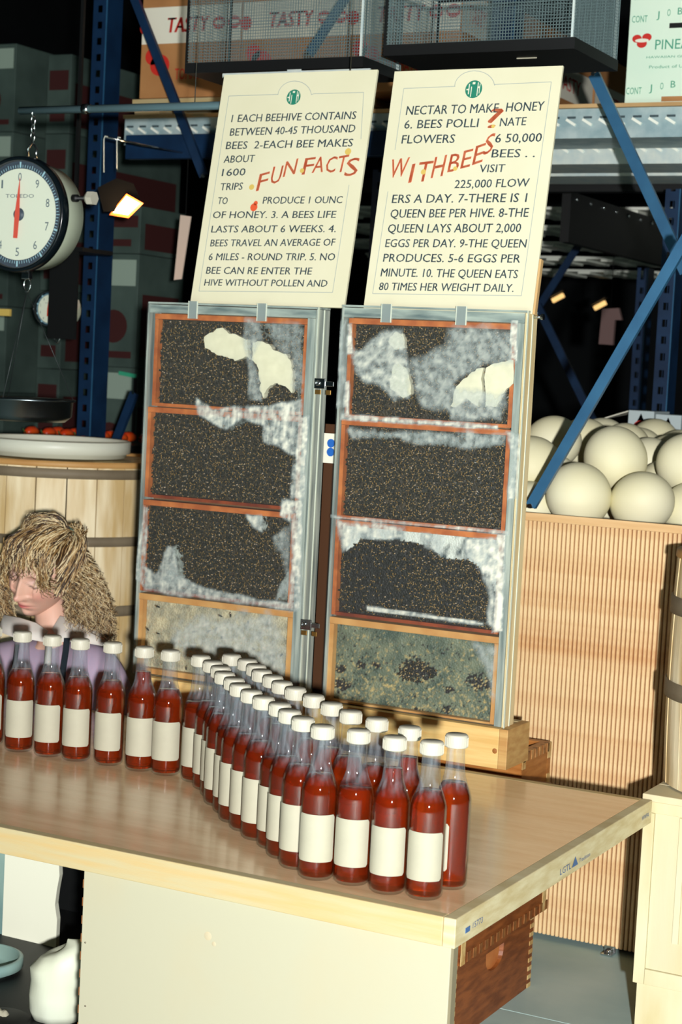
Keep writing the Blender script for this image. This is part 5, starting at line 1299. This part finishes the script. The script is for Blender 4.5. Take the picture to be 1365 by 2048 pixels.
# odds and ends
t = thing('price_card', 'narrow pinkish card hanging on edge left of the left fact board', 'card', at(365, 500, 'y', 4.57))
part('card', MB().prism([at(361, 430, 'y', 4.57), at(382, 433, 'y', 4.57), at(363, 558, 'y', 4.57), at(348, 560, 'y', 4.57)], (0, .004, 0)), mat('pinkish_card', (206, 186, 168), .7), t)
q = at(371, 433, 'y', 4.57); part('string', MB().box(q.x - .001, q.x + .001, 4.571, 4.573, q.z, ZS - .10), black, t)
q = at(5, 624, 'y', 4.6); single('yellow_strip', MB().box(q.x - .2, q.x + .028, 4.6, 4.61, q.z - .012, q.z + .010), mat('yellow_strip_paint', (214, 186, 96), .6), 'short yellow strip at the left edge below the dial scale', 'strip')
single('strip_post', MB().box(q.x - .12, q.x - .09, 4.6105, 4.63, 0, q.z + .012), black, 'thin black post behind the yellow strip', 'post')
q = at(255, 749, 'y', 5.37)
t = thing('green_sign', 'thin green strip sign in the dark, left of the left hive', 'sign', q)
part('strip', MB().obox(q, (1, 0, -.12), (0, 1, 0), (.12, 0, 1), .036, .004, .007), mat('green_sign_paint', (60, 170, 130), .4), t)
part('stem', MB().box(q.x + .03, q.x + .04, 5.366, 5.374, .0, q.z - .01), black, t)
# red peppers in a dark bin
pepm = mat('red_pepper_skin', (206, 44, 22), .3, col2=(220, 90, 30), nscale=10)
pb = at(225, 860, 'y', 5.0)
t = thing('produce_bin', 'dark produce bin behind the barrel, holding red peppers', 'bin', (pb.x, 5.1, 0))
bzz = pb.z - .045
part('tray', MB().box(pb.x - .36, pb.x + .12, 4.95, 5.35, bzz - .03, bzz), black, t)
for x in (pb.x - .34, pb.x + .08):
    for y in (4.97, 5.30): part('leg', MB().box(x, x + .03, y, y + .03, 0, bzz - .0305), black, t)
psrc = None; cnt = 0
ords = ['farthest left', 'second', 'third', 'fourth', 'fifth', 'sixth', 'seventh', 'eighth', 'ninth', 'tenth', 'eleventh', 'rightmost']
for i in range(12):
    x = pb.x - .33 + i * .037; y = 5.0 + (i % 2) * .04; zz_ = bzz + .0185
    if psrc is None:
        t = thing('red_pepper', '', 'pepper', (x, y, zz_)); psrc = t
        b = MB().tube([(-.035, 0, -.004), (-.02, 0, 0), (0, 0, .003), (.02, .003, 0), (.036, .008, -.006)], [.010, .018, .018, .012, .003], 12)
        part('flesh', b, pepm, t, local=True); part('stalk', MB().tube([(-.034, 0, -.003), (-.046, 0, .004), (-.050, 0, .012)], .0025, 6), mat('pepper_stalk', (60, 90, 40), .6), t, local=True)
    else: t = dup(psrc, loc=(x, y, zz_))
    t['label'] = ords[i] + ' red pepper in the row on the dark bin left of the hive'; t['group'] = 'red peppers on the dark bin'
    t.rotation_euler = (0, 0, 1.45 + random.uniform(-.15, .15)); t.location.y = 5.0 + (i % 2) * .10
# strap label seen through the gap between the hives
g0 = at(664, 895, 'y', 3.43); 
t = thing('gap_sticker', 'white strip with two blue dots seen in the gap between the hives', 'sticker', g0)
part('strip', MB().box(g0.x - .02, g0.x + .02, 3.43, 3.433, g0.z - .034, g0.z + .030), whitec, t)
b = MB(); disc(b, Vector((g0.x, 3.43, g0.z)), X_, Z_, -.002, .009, .0095, 0, .0008); disc(b, Vector((g0.x, 3.43, g0.z)), X_, Z_, -.002, -.010, .0095, 0, .0008)
part('dot', b, mat('blue_sticker_dot', (34, 96, 176), .5), t)
part('back_strap', MB().box(g0.x - .02, g0.x + .02, 3.434, 3.440, Zb + .001, g0.z + .05), mat('dark_strap', (70, 42, 20), .6), t)
# pale shirt-like cloth hanging in the far aisle
q = at(1222, 655, 'y', 7.0)
single('hanging_cloth', MB().prism([at(1205, 618, 'y', 7.0), at(1238, 616, 'y', 7.0), at(1244, 640, 'y', 7.0), at(1230, 640, 'y', 7.0), at(1226, 690, 'y', 7.0), at(1198, 688, 'y', 7.0)], (0, .02, 0)), mat('dim_pinkish_cloth', (120, 96, 92), .8), 'dim pinkish cloth hanging far back in the dark aisle', 'cloth')
single('cloth_string', MB().tube([at(1222, 617, 'y', 7.01), (at(1222, 617, 'y', 7.01).x, 7.01, 1.89)], .0015, 5), black, 'thin string holding the dim cloth in the aisle', 'string')
# ------------------------------------------------------------------ the woman kneeling behind the table
HC0 = atd(86, 1140, (at(86, 1140, 'y', 3.44) - CAM).dot(CF)); HD0 = (HC0 - CAM).dot(CF)
hyaw, hpit, hroll = math.radians(30), math.radians(20), math.radians(20)
Tc = -CF
Fh = (Tc * math.cos(hyaw) * math.cos(hpit) - CR * math.sin(hyaw) * math.cos(hpit) - CU * math.sin(hpit)).normalized()
Lh = (CR * math.cos(hyaw) + Tc * math.sin(hyaw)).normalized(); Uh = Fh.cross(Lh) * -1
if Uh.dot(CU) < 0: Uh = -Uh
c_, s_ = math.cos(hroll), math.sin(hroll); Lh, Uh = (Lh * c_ - Uh * s_), (Uh * c_ + Lh * s_)
def HW(x, y, z): return HC0 + Lh * x + Fh * y + Uh * z
skin_m = bpy.data.materials.new('skin'); skin_m.use_nodes = True
_b = skin_m.node_tree.nodes['Principled BSDF']; _v = skin_m.node_tree.nodes.new('ShaderNodeVertexColor'); _v.layer_name = 'Col'
skin_m.node_tree.links.new(_v.outputs[0], _b.inputs['Base Color']); _b.inputs['Roughness'].default_value = .5
_b.inputs['Subsurface Weight'].default_value = .15; _b.inputs['Subsurface Radius'].default_value = (.01, .004, .002); _b.inputs['Subsurface Scale'].default_value = .5
SK = srgb((214, 172, 150)); BL = srgb((206, 138, 124)); LP = srgb((176, 86, 84)); BR = srgb((110, 76, 50)); EY = srgb((120, 100, 110)); LS = srgb((40, 28, 26))
def g(x, z, cx, cz, sx, sz): return math.exp(-((x - cx) / sx) ** 2 - ((z - cz) / sz) ** 2)
def headmesh():
    NU, NV = 150, 120; vs = []; cols = []
    for j in range(NV + 1):
        t_ = math.pi * j / NV
        for i in range(NU):
            a = 2 * math.pi * i / NU
            # more samples on the face: a=pi/2 is forward
            a = a + .35 * math.sin(a - math.pi / 2 + math.pi) * -1 if False else a
            dx, dy, dz = math.sin(t_) * math.cos(a), math.sin(t_) * math.sin(a), math.cos(t_)
            x, y, z = .073 * dx, .088 * dy, .112 * dz
            if y < 0: y *= 1.10
            if z < 0:     # jaw narrows, face plane stays forward
                k = min(1, -z / .112); x *= 1 - .34 * k ** 1.5
                if y > 0: y = y * (1 - .10 * k) + .020 * k ** 2 * dy ** .5 * (1 if dy > 0 else 0)
                else: y *= 1 - .55 * k; z = z * (1 - .18 * k * min(1, -dy * 1.5))
                if dy > 0 and k > .55: z -= .004 * (k - .55)
            if dy > 0:
                w_ = min(1, dy * 2.2)
                y = y * (1 - .06) if abs(x) < .03 and z > -.03 else y
                d = 0
                for s in (-1, 1):
                    d -= .0115 * g(x, z, s * .030, .006, .017, .012)          # sockets
                    d += .0060 * g(x, z, s * .030, .001, .0125, .0075)         # lids over the eyes
                    d -= .0016 * g(x, z, s * .030, .0085, .013, .0020)         # lid crease
                    d += .0050 * g(x, z, s * .026, .024, .020, .0065)          # brow
                    d += .0060 * g(x, z, s * .040, -.030, .020, .018)          # cheek
                    d += .0065 * g(x, z, s * .0105, -.037, .0050, .0060)        # nostril wings
                    d -= .0030 * g(x, z, s * .024, -.052, .010, .020)
                nz = max(0, min(1, (.018 - z) / .052)); 
                if z < .020: d += (.006 + .018 * nz) * math.exp(-(x / (.0068 + .004 * nz)) ** 2) * (1 if z > -.040 else math.exp(-((z + .040) / .0050) ** 2))
                d += .0030 * g(x, z, 0, -.047, .006, .008) * 0
                d += .0062 * g(x, z, 0, -.0590, .018, .0042) + .0072 * g(x, z, 0, -.0685, .016, .0048)   # lips
                d -= .0040 * g(x, z, 0, -.0635, .020, .0014)
                d -= .0045 * g(x, z, 0, -.080, .018, .0055)
                d += .0075 * g(x, z, 0, -.096, .017, .012)
                y += d * w_
            c = SK
            if dy > 0:
                for s in (-1, 1):
                    c = lerp(c, BL, .55 * g(x, z, s * .042, -.028, .018, .016)); c = lerp(c, EY, .55 * g(x, z, s * .030, .007, .014, .006))
                    c = lerp(c, LS, 1.4 * g(x, z, s * .030, -.0048 + .25 * ((x - s * .030) ** 2) / .012, .0145, .0017))
                    c = lerp(c, BR, .8 * g(x, z, s * .029, .0235 - .5 * ((x - s * .03) ** 2) / .03, .017, .0028))
                c = lerp(c, LP, 1.15 * g(x, z, 0, -.0635, .0185, .0075)); c = lerp(c, LS, .5 * g(x, z, 0, -.0632, .019, .0010))
                c = lerp(c, BL, .5 * g(x, z, 0, -.036, .009, .009)); c = lerp(c, LS, .5 * (g(x, z, .006, -.0445, .0028, .0018) + g(x, z, -.006, -.0445, .0028, .0018)))
            vs.append(HW(x, y, z)); cols.append(tuple(c) + (1,))
    fs = [(j * NU + i, (j + 1) * NU + i, (j + 1) * NU + (i + 1) % NU, j * NU + (i + 1) % NU) for j in range(NV) for i in range(NU)]
    return vs, fs, cols
def skinned(nodes, edges, root=0, sub=2):
    """nodes: [(co, radius)], grown with Skin + Subdivision; returns verts, faces"""
    me = bpy.data.meshes.new('tmp'); me.from_pydata([tuple(n_[0]) for n_ in nodes], edges, [])
    ob = bpy.data.objects.new('tmp', me); scene.collection.objects.link(ob)
    m_ = ob.modifiers.new('s', 'SKIN'); m_.use_smooth_shade = True
    sv = me.skin_vertices[0].data
    for i, n_ in enumerate(nodes):
        r = n_[1]; sv[i].radius = (r, r) if not isinstance(r, tuple) else r
        sv[i].use_root = (i == root)
    s = ob.modifiers.new('u', 'SUBSURF'); s.levels = sub; s.render_levels = sub
    dg = bpy.context.evaluated_depsgraph_get(); e_ = ob.evaluated_get(dg); m2 = e_.to_mesh()
    vs = [v.co.copy() for v in m2.vertices]; fs = [tuple(p.vertices) for p in m2.polygons]; e_.to_mesh_clear()
    bpy.data.objects.remove(ob); bpy.data.meshes.remove(me); return vs, fs
nb_ = at(112, 1282, 'y', 3.47)      # base of the neck
sL = at(222, 1325, 'y', 3.47); sR = at(-38, 1312, 'y', 3.47)
pel = Vector((nb_.x - .01, 3.60, .19)); chest = nb_ + Vector((-.01, .02, -.13)); waist = pel.lerp(chest, .45) + Vector((0, .02, 0))
hbase = HW(.0, -.030, -.075)
def arm(s, sh):
    el = sh + Vector((s * .035, .0, -.235)); wr = Vector((nb_.x + s * .10, 3.40, .275)); ha = wr + Vector((-s * .03, -.045, -.03)); return el, wr, ha
elL, wrL, haL = arm(1, sL); elR, wrR, haR = arm(-1, sR)
nodes = [(pel, (.13, .10)), (waist, (.095, .075)), (chest, (.095, .072)), (nb_ + Vector((0, .02, -.05)), (.052, .045)), (nb_.lerp(hbase, .45), .046), (hbase, .044),
         (sL + Vector((-.02, 0.01, -.03)), .042), (sL.lerp(elL, .5), .042), (elL, .036), (elL.lerp(wrL, .55), .030), (wrL, .021), (haL, (.030, .015)),
         (sR + Vector((.02, 0.01, -.03)), .042), (sR.lerp(elR, .5), .042), (elR, .036), (elR.lerp(wrR, .55), .030), (wrR, .021), (haR, (.030, .015)),
         (pel + Vector((.09, -.02, -.03)), .092), (Vector((pel.x + .10, 3.38, .085)), .060), (Vector((pel.x + .10, 3.60, .050)), .048), (Vector((pel.x + .09, 3.76, .040)), .034), (Vector((pel.x + .09, 3.82, .035)), .026),
         (pel + Vector((-.09, -.02, -.03)), .092), (Vector((pel.x - .10, 3.38, .085)), .060), (Vector((pel.x - .10, 3.60, .050)), .048), (Vector((pel.x - .09, 3.76, .040)), .034), (Vector((pel.x - .09, 3.82, .035)), .026)]
edges = [(0, 1), (1, 2), (2, 3), (3, 4), (4, 5), (3, 6), (6, 7), (7, 8), (8, 9), (9, 10), (10, 11), (3, 12), (12, 13), (13, 14), (14, 15), (15, 16), (16, 17),
         (0, 18), (18, 19), (19, 20), (20, 21), (21, 22), (0, 23), (23, 24), (24, 25), (25, 26), (26, 27)]
per = thing('person', 'woman with curly blonde side ponytail in lilac shirt, bent over behind the left bottles', 'person', (pel.x, 3.6, 0))
body = MB(); cols = []
v_, f_ = skinned(nodes, edges); body.add(v_, f_, 0, True); cols += [tuple(SK) + (1,)] * len(v_)
v_, f_, c2 = headmesh(); body.add(v_, f_, 0, True); cols += c2
for ha, wr, s in ((haL, wrL, 1), (haR, wrR, -1)):
    d = (ha - wr).normalized(); sd = d.cross(Vector((0, 0, 1))).normalized()
    for k, ln in enumerate((.052, .060, .056, .046)):
        b0_ = ha + sd * (-.024 + .016 * k); p1 = b0_ + d * ln * .5 + Vector((0, 0, -.006)); p2 = b0_ + d * ln * .85 + Vector((0, 0, -.022)); p3 = b0_ + d * ln * .95 + Vector((0, 0, -.036))
        n0 = len(body.v); body.tube([b0_ - d * .02, b0_, p1, p2, p3], [.008, .0085, .008, .0072, .005], 8); cols += [tuple(SK) + (1,)] * (len(body.v) - n0)
    b0_ = ha - d * .03 + sd * (.026 * s); n0 = len(body.v)
    body.tube([b0_ - sd * .01 * s, b0_ + d * .02 + sd * .012 * s, b0_ + d * .042 + sd * .010 * s - Vector((0, 0, .012))], [.010, .009, .006], 8); cols += [tuple(SK) + (1,)] * (len(body.v) - n0)
for s in (-1, 1):   # ears
    n0 = len(body.v)
    pts = [HW(s * (.070 + .008 * math.sin(math.pi * k / 10)), -.006 + .014 * math.cos(math.pi * 1.25 * k / 10 - .5) - .010, .006 + .027 * math.cos(math.pi * k / 10) - .008) for k in range(11)]
    body.tube(pts, [.003, .0045, .005, .005, .0045, .004, .004, .0045, .006, .0065, .004], 8)
    rot = Matrix((Lh, Fh, Uh)).transposed(); body.ell(HW(s * .068, -.008, -.003), .006, .012, .022, 12, 8, 0, rot); cols += [tuple(lerp(SK, BL, .3)) + (1,)] * (len(body.v) - n0)
body.col = cols
bod = part('body', body, skin_m, per)
# clothes
shirt_m = mat('lilac_shirt_cloth', (178, 160, 178), .8, col2=(162, 148, 170), nscale=7, bump=.4, bscale=9)
collar_m = mat('white_collar_cloth', (214, 210, 200), .8, bump=.2, bscale=14)
shn = [(waist + Vector((0, 0, -.10)), (.135, .11)), (waist, (.125, .105)), (chest, (.135, .108)), (nb_ + Vector((0, .012, -.050)), (.078, .066)),
       (sL + Vector((-.02, 0, -.022)), .064), (sL.lerp(elL, .5), .056), (elL, .050), (elL.lerp(wrL, .7), .040), (elL.lerp(wrL, .85), .032),
       (sR + Vector((.02, 0, -.022)), .064), (sR.lerp(elR, .5), .056), (elR, .050), (elR.lerp(wrR, .7), .040), (elR.lerp(wrR, .85), .032)]
v_, f_ = skinned(shn, [(0, 1), (1, 2), (2, 3), (3, 4), (4, 5), (5, 6), (6, 7), (7, 8), (3, 9), (9, 10), (10, 11), (11, 12), (12, 13)])
sh = part('shirt', MB().add(v_, f_, 0, True), shirt_m, per)
trm2 = mat('dark_trouser_cloth', (34, 38, 48), .85)
ltn = [(pel + Vector((0, .0, .03)), (.142, .112)), (nodes[18][0], .100), (nodes[19][0], .066), (nodes[20][0], .052), (nodes[21][0], .040), (nodes[23][0], .100), (nodes[24][0], .066), (nodes[25][0], .052), (nodes[26][0], .040)]
v_, f_ = skinned(ltn, [(0, 1), (1, 2), (2, 3), (3, 4), (0, 5), (5, 6), (6, 7), (7, 8)])
mnz = min(v.z for v in v_)
for v in v_: v.z = max(v.z, .002)
part('trousers', MB().add(v_, f_, 0, True), trm2, per)
for x in (pel.x + .09, pel.x - .09):
    b = MB().ell((x, 3.80, .036), .036, .055, .033, 16, 10); part('shoe', b, black, per)
# collar: two folded wings around the neck, button stand and buttons
def hp(px, py, dd=0): return atd(px, py, HD0 + dd)
for nm, pts in (('collar', [(104, 1258, -.035), (120, 1232, -.02), (150, 1238, .0), (186, 1250, .01), (222, 1276, -.01), (205, 1292, -.045), (160, 1284, -.075), (120, 1284, -.085)]),
                ('collar', [(96, 1262, -.04), (72, 1246, -.045), (40, 1236, -.03), (8, 1230, -.01), (-6, 1262, -.04), (30, 1276, -.08), (66, 1280, -.09), (86, 1284, -.085)])):
    P3 = [hp(*p) for p in pts]; c = sum(P3, Vector()) / len(P3) - CF * .012; b = MB(); n_ = len(P3)
    vs = P3 + [c] + [p + CF * .006 for p in P3] + [c + CF * .006]
    b.add(vs, [(i, (i + 1) % n_, n_) for i in range(n_)] + [((i + 1) % n_ + n_ + 1, i + n_ + 1, 2 * n_ + 1) for i in range(n_)] + [(i, i + n_ + 1, (i + 1) % n_ + n_ + 1, (i + 1) % n_) for i in range(n_)], 0, True)
    part(nm, b, collar_m, sh)
b = MB().tube([hp(98, 1285, -.10), hp(96, 1320, -.125), hp(92, 1370, -.14)], [.008, .008, .008], 8); part('button_stand', b, collar_m, sh)
for (px, py) in ((92, 1330), (90, 1365)): part('button', MB().ell(hp(px, py, -.142), .003, .003, .003, 8, 6), mat('dark_button', (50, 50, 60), .4), sh)
ap = mat('dark_apron_strap', (16, 30, 38), .7)
b = MB(); PP = [hp(128, 1276, -.085), hp(126, 1300, -.10), hp(120, 1340, -.128), hp(116, 1390, -.15)]
for i in range(3): b.prism([PP[i], PP[i + 1], PP[i + 1] + CR * .014, PP[i] + CR * .014], CF * .003)
part('apron_strap', b, ap, per)
b = MB(); PP = [hp(30, 1290, -.09), hp(26, 1320, -.12), hp(16, 1360, -.14)]
for i in range(2): b.prism([PP[i], PP[i + 1], PP[i + 1] + CR * .010, PP[i] + CR * .010], CF * .003)
part('apron_strap', b, ap, per)
# hair: a shaped mass with strand tubes over it
hm = [mat('hair_dark_blonde', (76, 54, 32), .4, spec=.6, col2=(48, 34, 20), nscale=60), mat('hair_blonde', (186, 152, 100), .38, spec=.7, col2=(128, 98, 56), nscale=50), mat('hair_pale_streak', (226, 206, 160), .35, spec=.8)]
b = MB(); NU, NV = 48, 30; vs = []; keep = {}
for j in range(NV + 1):
    t_ = math.pi * j / NV
    for i in range(NU):
        a = 2 * math.pi * i / NU; dx, dy, dz = math.sin(t_) * math.cos(a), math.sin(t_) * math.sin(a), math.cos(t_)
        k = 1 + .05 * fbm(dx * 3, dy * 3 + dz * 2, 2, 3)
        vs.append(HW(.084 * dx * k, (.098 if dy > 0 else .108) * dy * k, .122 * dz * k)); keep[j * NU + i] = (dy < .15 and dz > -.55) or dz > .55 or (dy < .5 and dz > .25)
fs = [q for q in [(j * NU + i, (j + 1) * NU + i, (j + 1) * NU + (i + 1) % NU, j * NU + (i + 1) % NU) for j in range(NV) for i in range(NU)] if all(keep[k] for k in q)]
b.add(vs, fs, 0, True)
hair = part('hair', b, hm[0], per, 'curly dark blonde hair with pale streaks, gathered in a side ponytail')
def strand(mb, pts, r0, curl=0, cp=.03, n=26, mi=0, ph=None):
    """spline through pts with a helical curl"""
    pts = [Vector(p) for p in pts]; out = []; ph = random.uniform(0, 6.28) if ph is None else ph; L_ = sum((pts[i + 1] - pts[i]).length for i in range(len(pts) - 1)); s = 0; last = None
    m_ = len(pts) - 1
    for k in range(n + 1):
        u = k / n * m_; i = min(int(u), m_ - 1); f = u - i
        p0, p1, p2, p3 = pts[max(i - 1, 0)], pts[i], pts[i + 1], pts[min(i + 2, m_)]
        p = .5 * ((2 * p1) + (p2 - p0) * f + (2 * p0 - 5 * p1 + 4 * p2 - p3) * f * f + (3 * p1 - p0 - 3 * p2 + p3) * f ** 3)
        if last is not None: s += (p - last).length
        last = p.copy(); gk = min(1, k / n * 2.5) * curl; an = s / cp * 6.28 + ph
        out.append(p + CR * math.cos(an) * gk + CF * math.sin(an) * gk + CU * math.sin(an * .7 + 1) * gk * .3)
    mb.tube(out, [r0 * (1 - .65 * k / n) for k in range(n + 1)], 3, mi, caps=False, sm=True)
def jit(v, a): return v + Vector((random.gauss(0, a), random.gauss(0, a), random.gauss(0, a)))
def pick(): return random.choices((0, 1, 2), (.40, .34, .26))[0]
def onhead(x, y, z, k=1.0):
    v = Vector((x / .080, y / .100, z / .118)); v = v.normalized() * k; return HW(v.x * .080, v.y * .100, v.z * .118)
b = MB()
for _ in range(520):     # fringe: from the crown over the forehead
    u = random.random(); rx = -.075 + .15 * u
    root = onhead(rx * .6 + .01, .01 + random.uniform(-.03, .02), .105, 1.05); m1 = onhead(rx * .95, .06, .085, 1.10 + random.uniform(0, .06))
    tipz = .050 + random.uniform(-.018, .012) - (.035 if rx > .045 else 0) - (.03 if rx < -.05 else 0) - (.022 if random.random() < .1 else 0)
    m2 = onhead(rx * 1.15, .09, tipz + .025, 1.12 + random.uniform(0, .06)); tip = onhead(rx * 1.2 + random.uniform(-.012, .012), .10 - abs(rx) * .5, tipz, 1.06 + random.uniform(0, .05))
    strand(b, [jit(root, .003), jit(m1, .004), jit(m2, .004), jit(tip, .004)], random.uniform(.0009, .0017), .0028, .035, 14, pick())
part('fringe_strands', b, hm, hair, kind='stuff')
b = MB()
clip = onhead(.045, -.045, .095, 1.13)
for _ in range(520):     # sides swept up to the clip
    th_ = random.uniform(-.2, 1.0); x = .078; y = random.uniform(-.03, .055); z = random.uniform(-.03, .055)
    st = onhead(.075, y, z, 1.05) if random.random() < .7 else onhead(random.uniform(-.04, .05), .055 + random.uniform(-.02, .02), .09, 1.06)
    mid = (st + clip) / 2; mid = HC0 + (mid - HC0).normalized() * ((mid - HC0).length + .016 + random.uniform(0, .012))
    strand(b, [jit(st, .003), jit(mid, .005), jit(clip, .006)], random.uniform(.0009, .0016), .0015, .05, 12, pick())
for _ in range(160):     # raised loop on top of the crown
    a_ = random.uniform(-.4, .4)
    p0 = onhead(.045 + a_ * .04, -.03, .10, 1.1); p1 = onhead(.02 + a_ * .03, -.01, .12, 1.20 + random.uniform(-.06, .05)); p2 = onhead(-.02 + a_ * .05, .012, .115, 1.22 + random.uniform(-.08, .03)); p3 = onhead(-.035, .03, .10, 1.05)
    strand(b, [jit(p0, .006), jit(p1, .006), jit(p2, .006), jit(p3, .006)], random.uniform(.001, .0017), .002, .04, 12, pick())
for _ in range(200):     # far side of the face
    p0 = onhead(-.07, .02, .04, 1.05); p1 = hp(6 + random.uniform(-14, 10), 1150, .02); p2 = hp(4 + random.uniform(-16, 14), 1195, .03); p3 = hp(14 + random.uniform(-22, 16), 1240 + random.uniform(-15, 10), .04)
    strand(b, [jit(p0, .008), jit(p1, .006), jit(p2, .008), jit(p3, .008)], random.uniform(.0009, .0015), .005, .025, 20, pick())
part('swept_strands', b, hm, hair, kind='stuff')
b = MB()
for _ in range(950):     # ponytail of tight curls
    u = random.random() ** .8; v = random.uniform(-.045, .045)
    s0 = jit(clip + CF * .01, .010)
    x1 = 132 + 42 * u; x2 = 128 + 82 * u; x3 = 132 + 100 * u
    e = 1200 + 88 * random.random() ** .6 - (1 - u) * 14 * random.random()
    strand(b, [s0, hp(x1, 1112 + random.uniform(-8, 8), .02 + v * .6), hp(x2, 1175 + random.uniform(-10, 10), .0 + v), hp(x3, e, -.005 + v)], random.uniform(.0009, .0015), random.uniform(.004, .011), random.uniform(.014, .028), 34, pick())
part('ponytail_curls', b, hm, hair, kind='stuff')
cl = part('hair_clip', MB().tube([onhead(.02, -.02, .115, 1.17), onhead(.045, -.03, .10, 1.19), onhead(.068, -.035, .075, 1.17)], [.0032, .0036, .003], 8), mat('teal_clip', (90, 140, 130), .3, .4), hair)
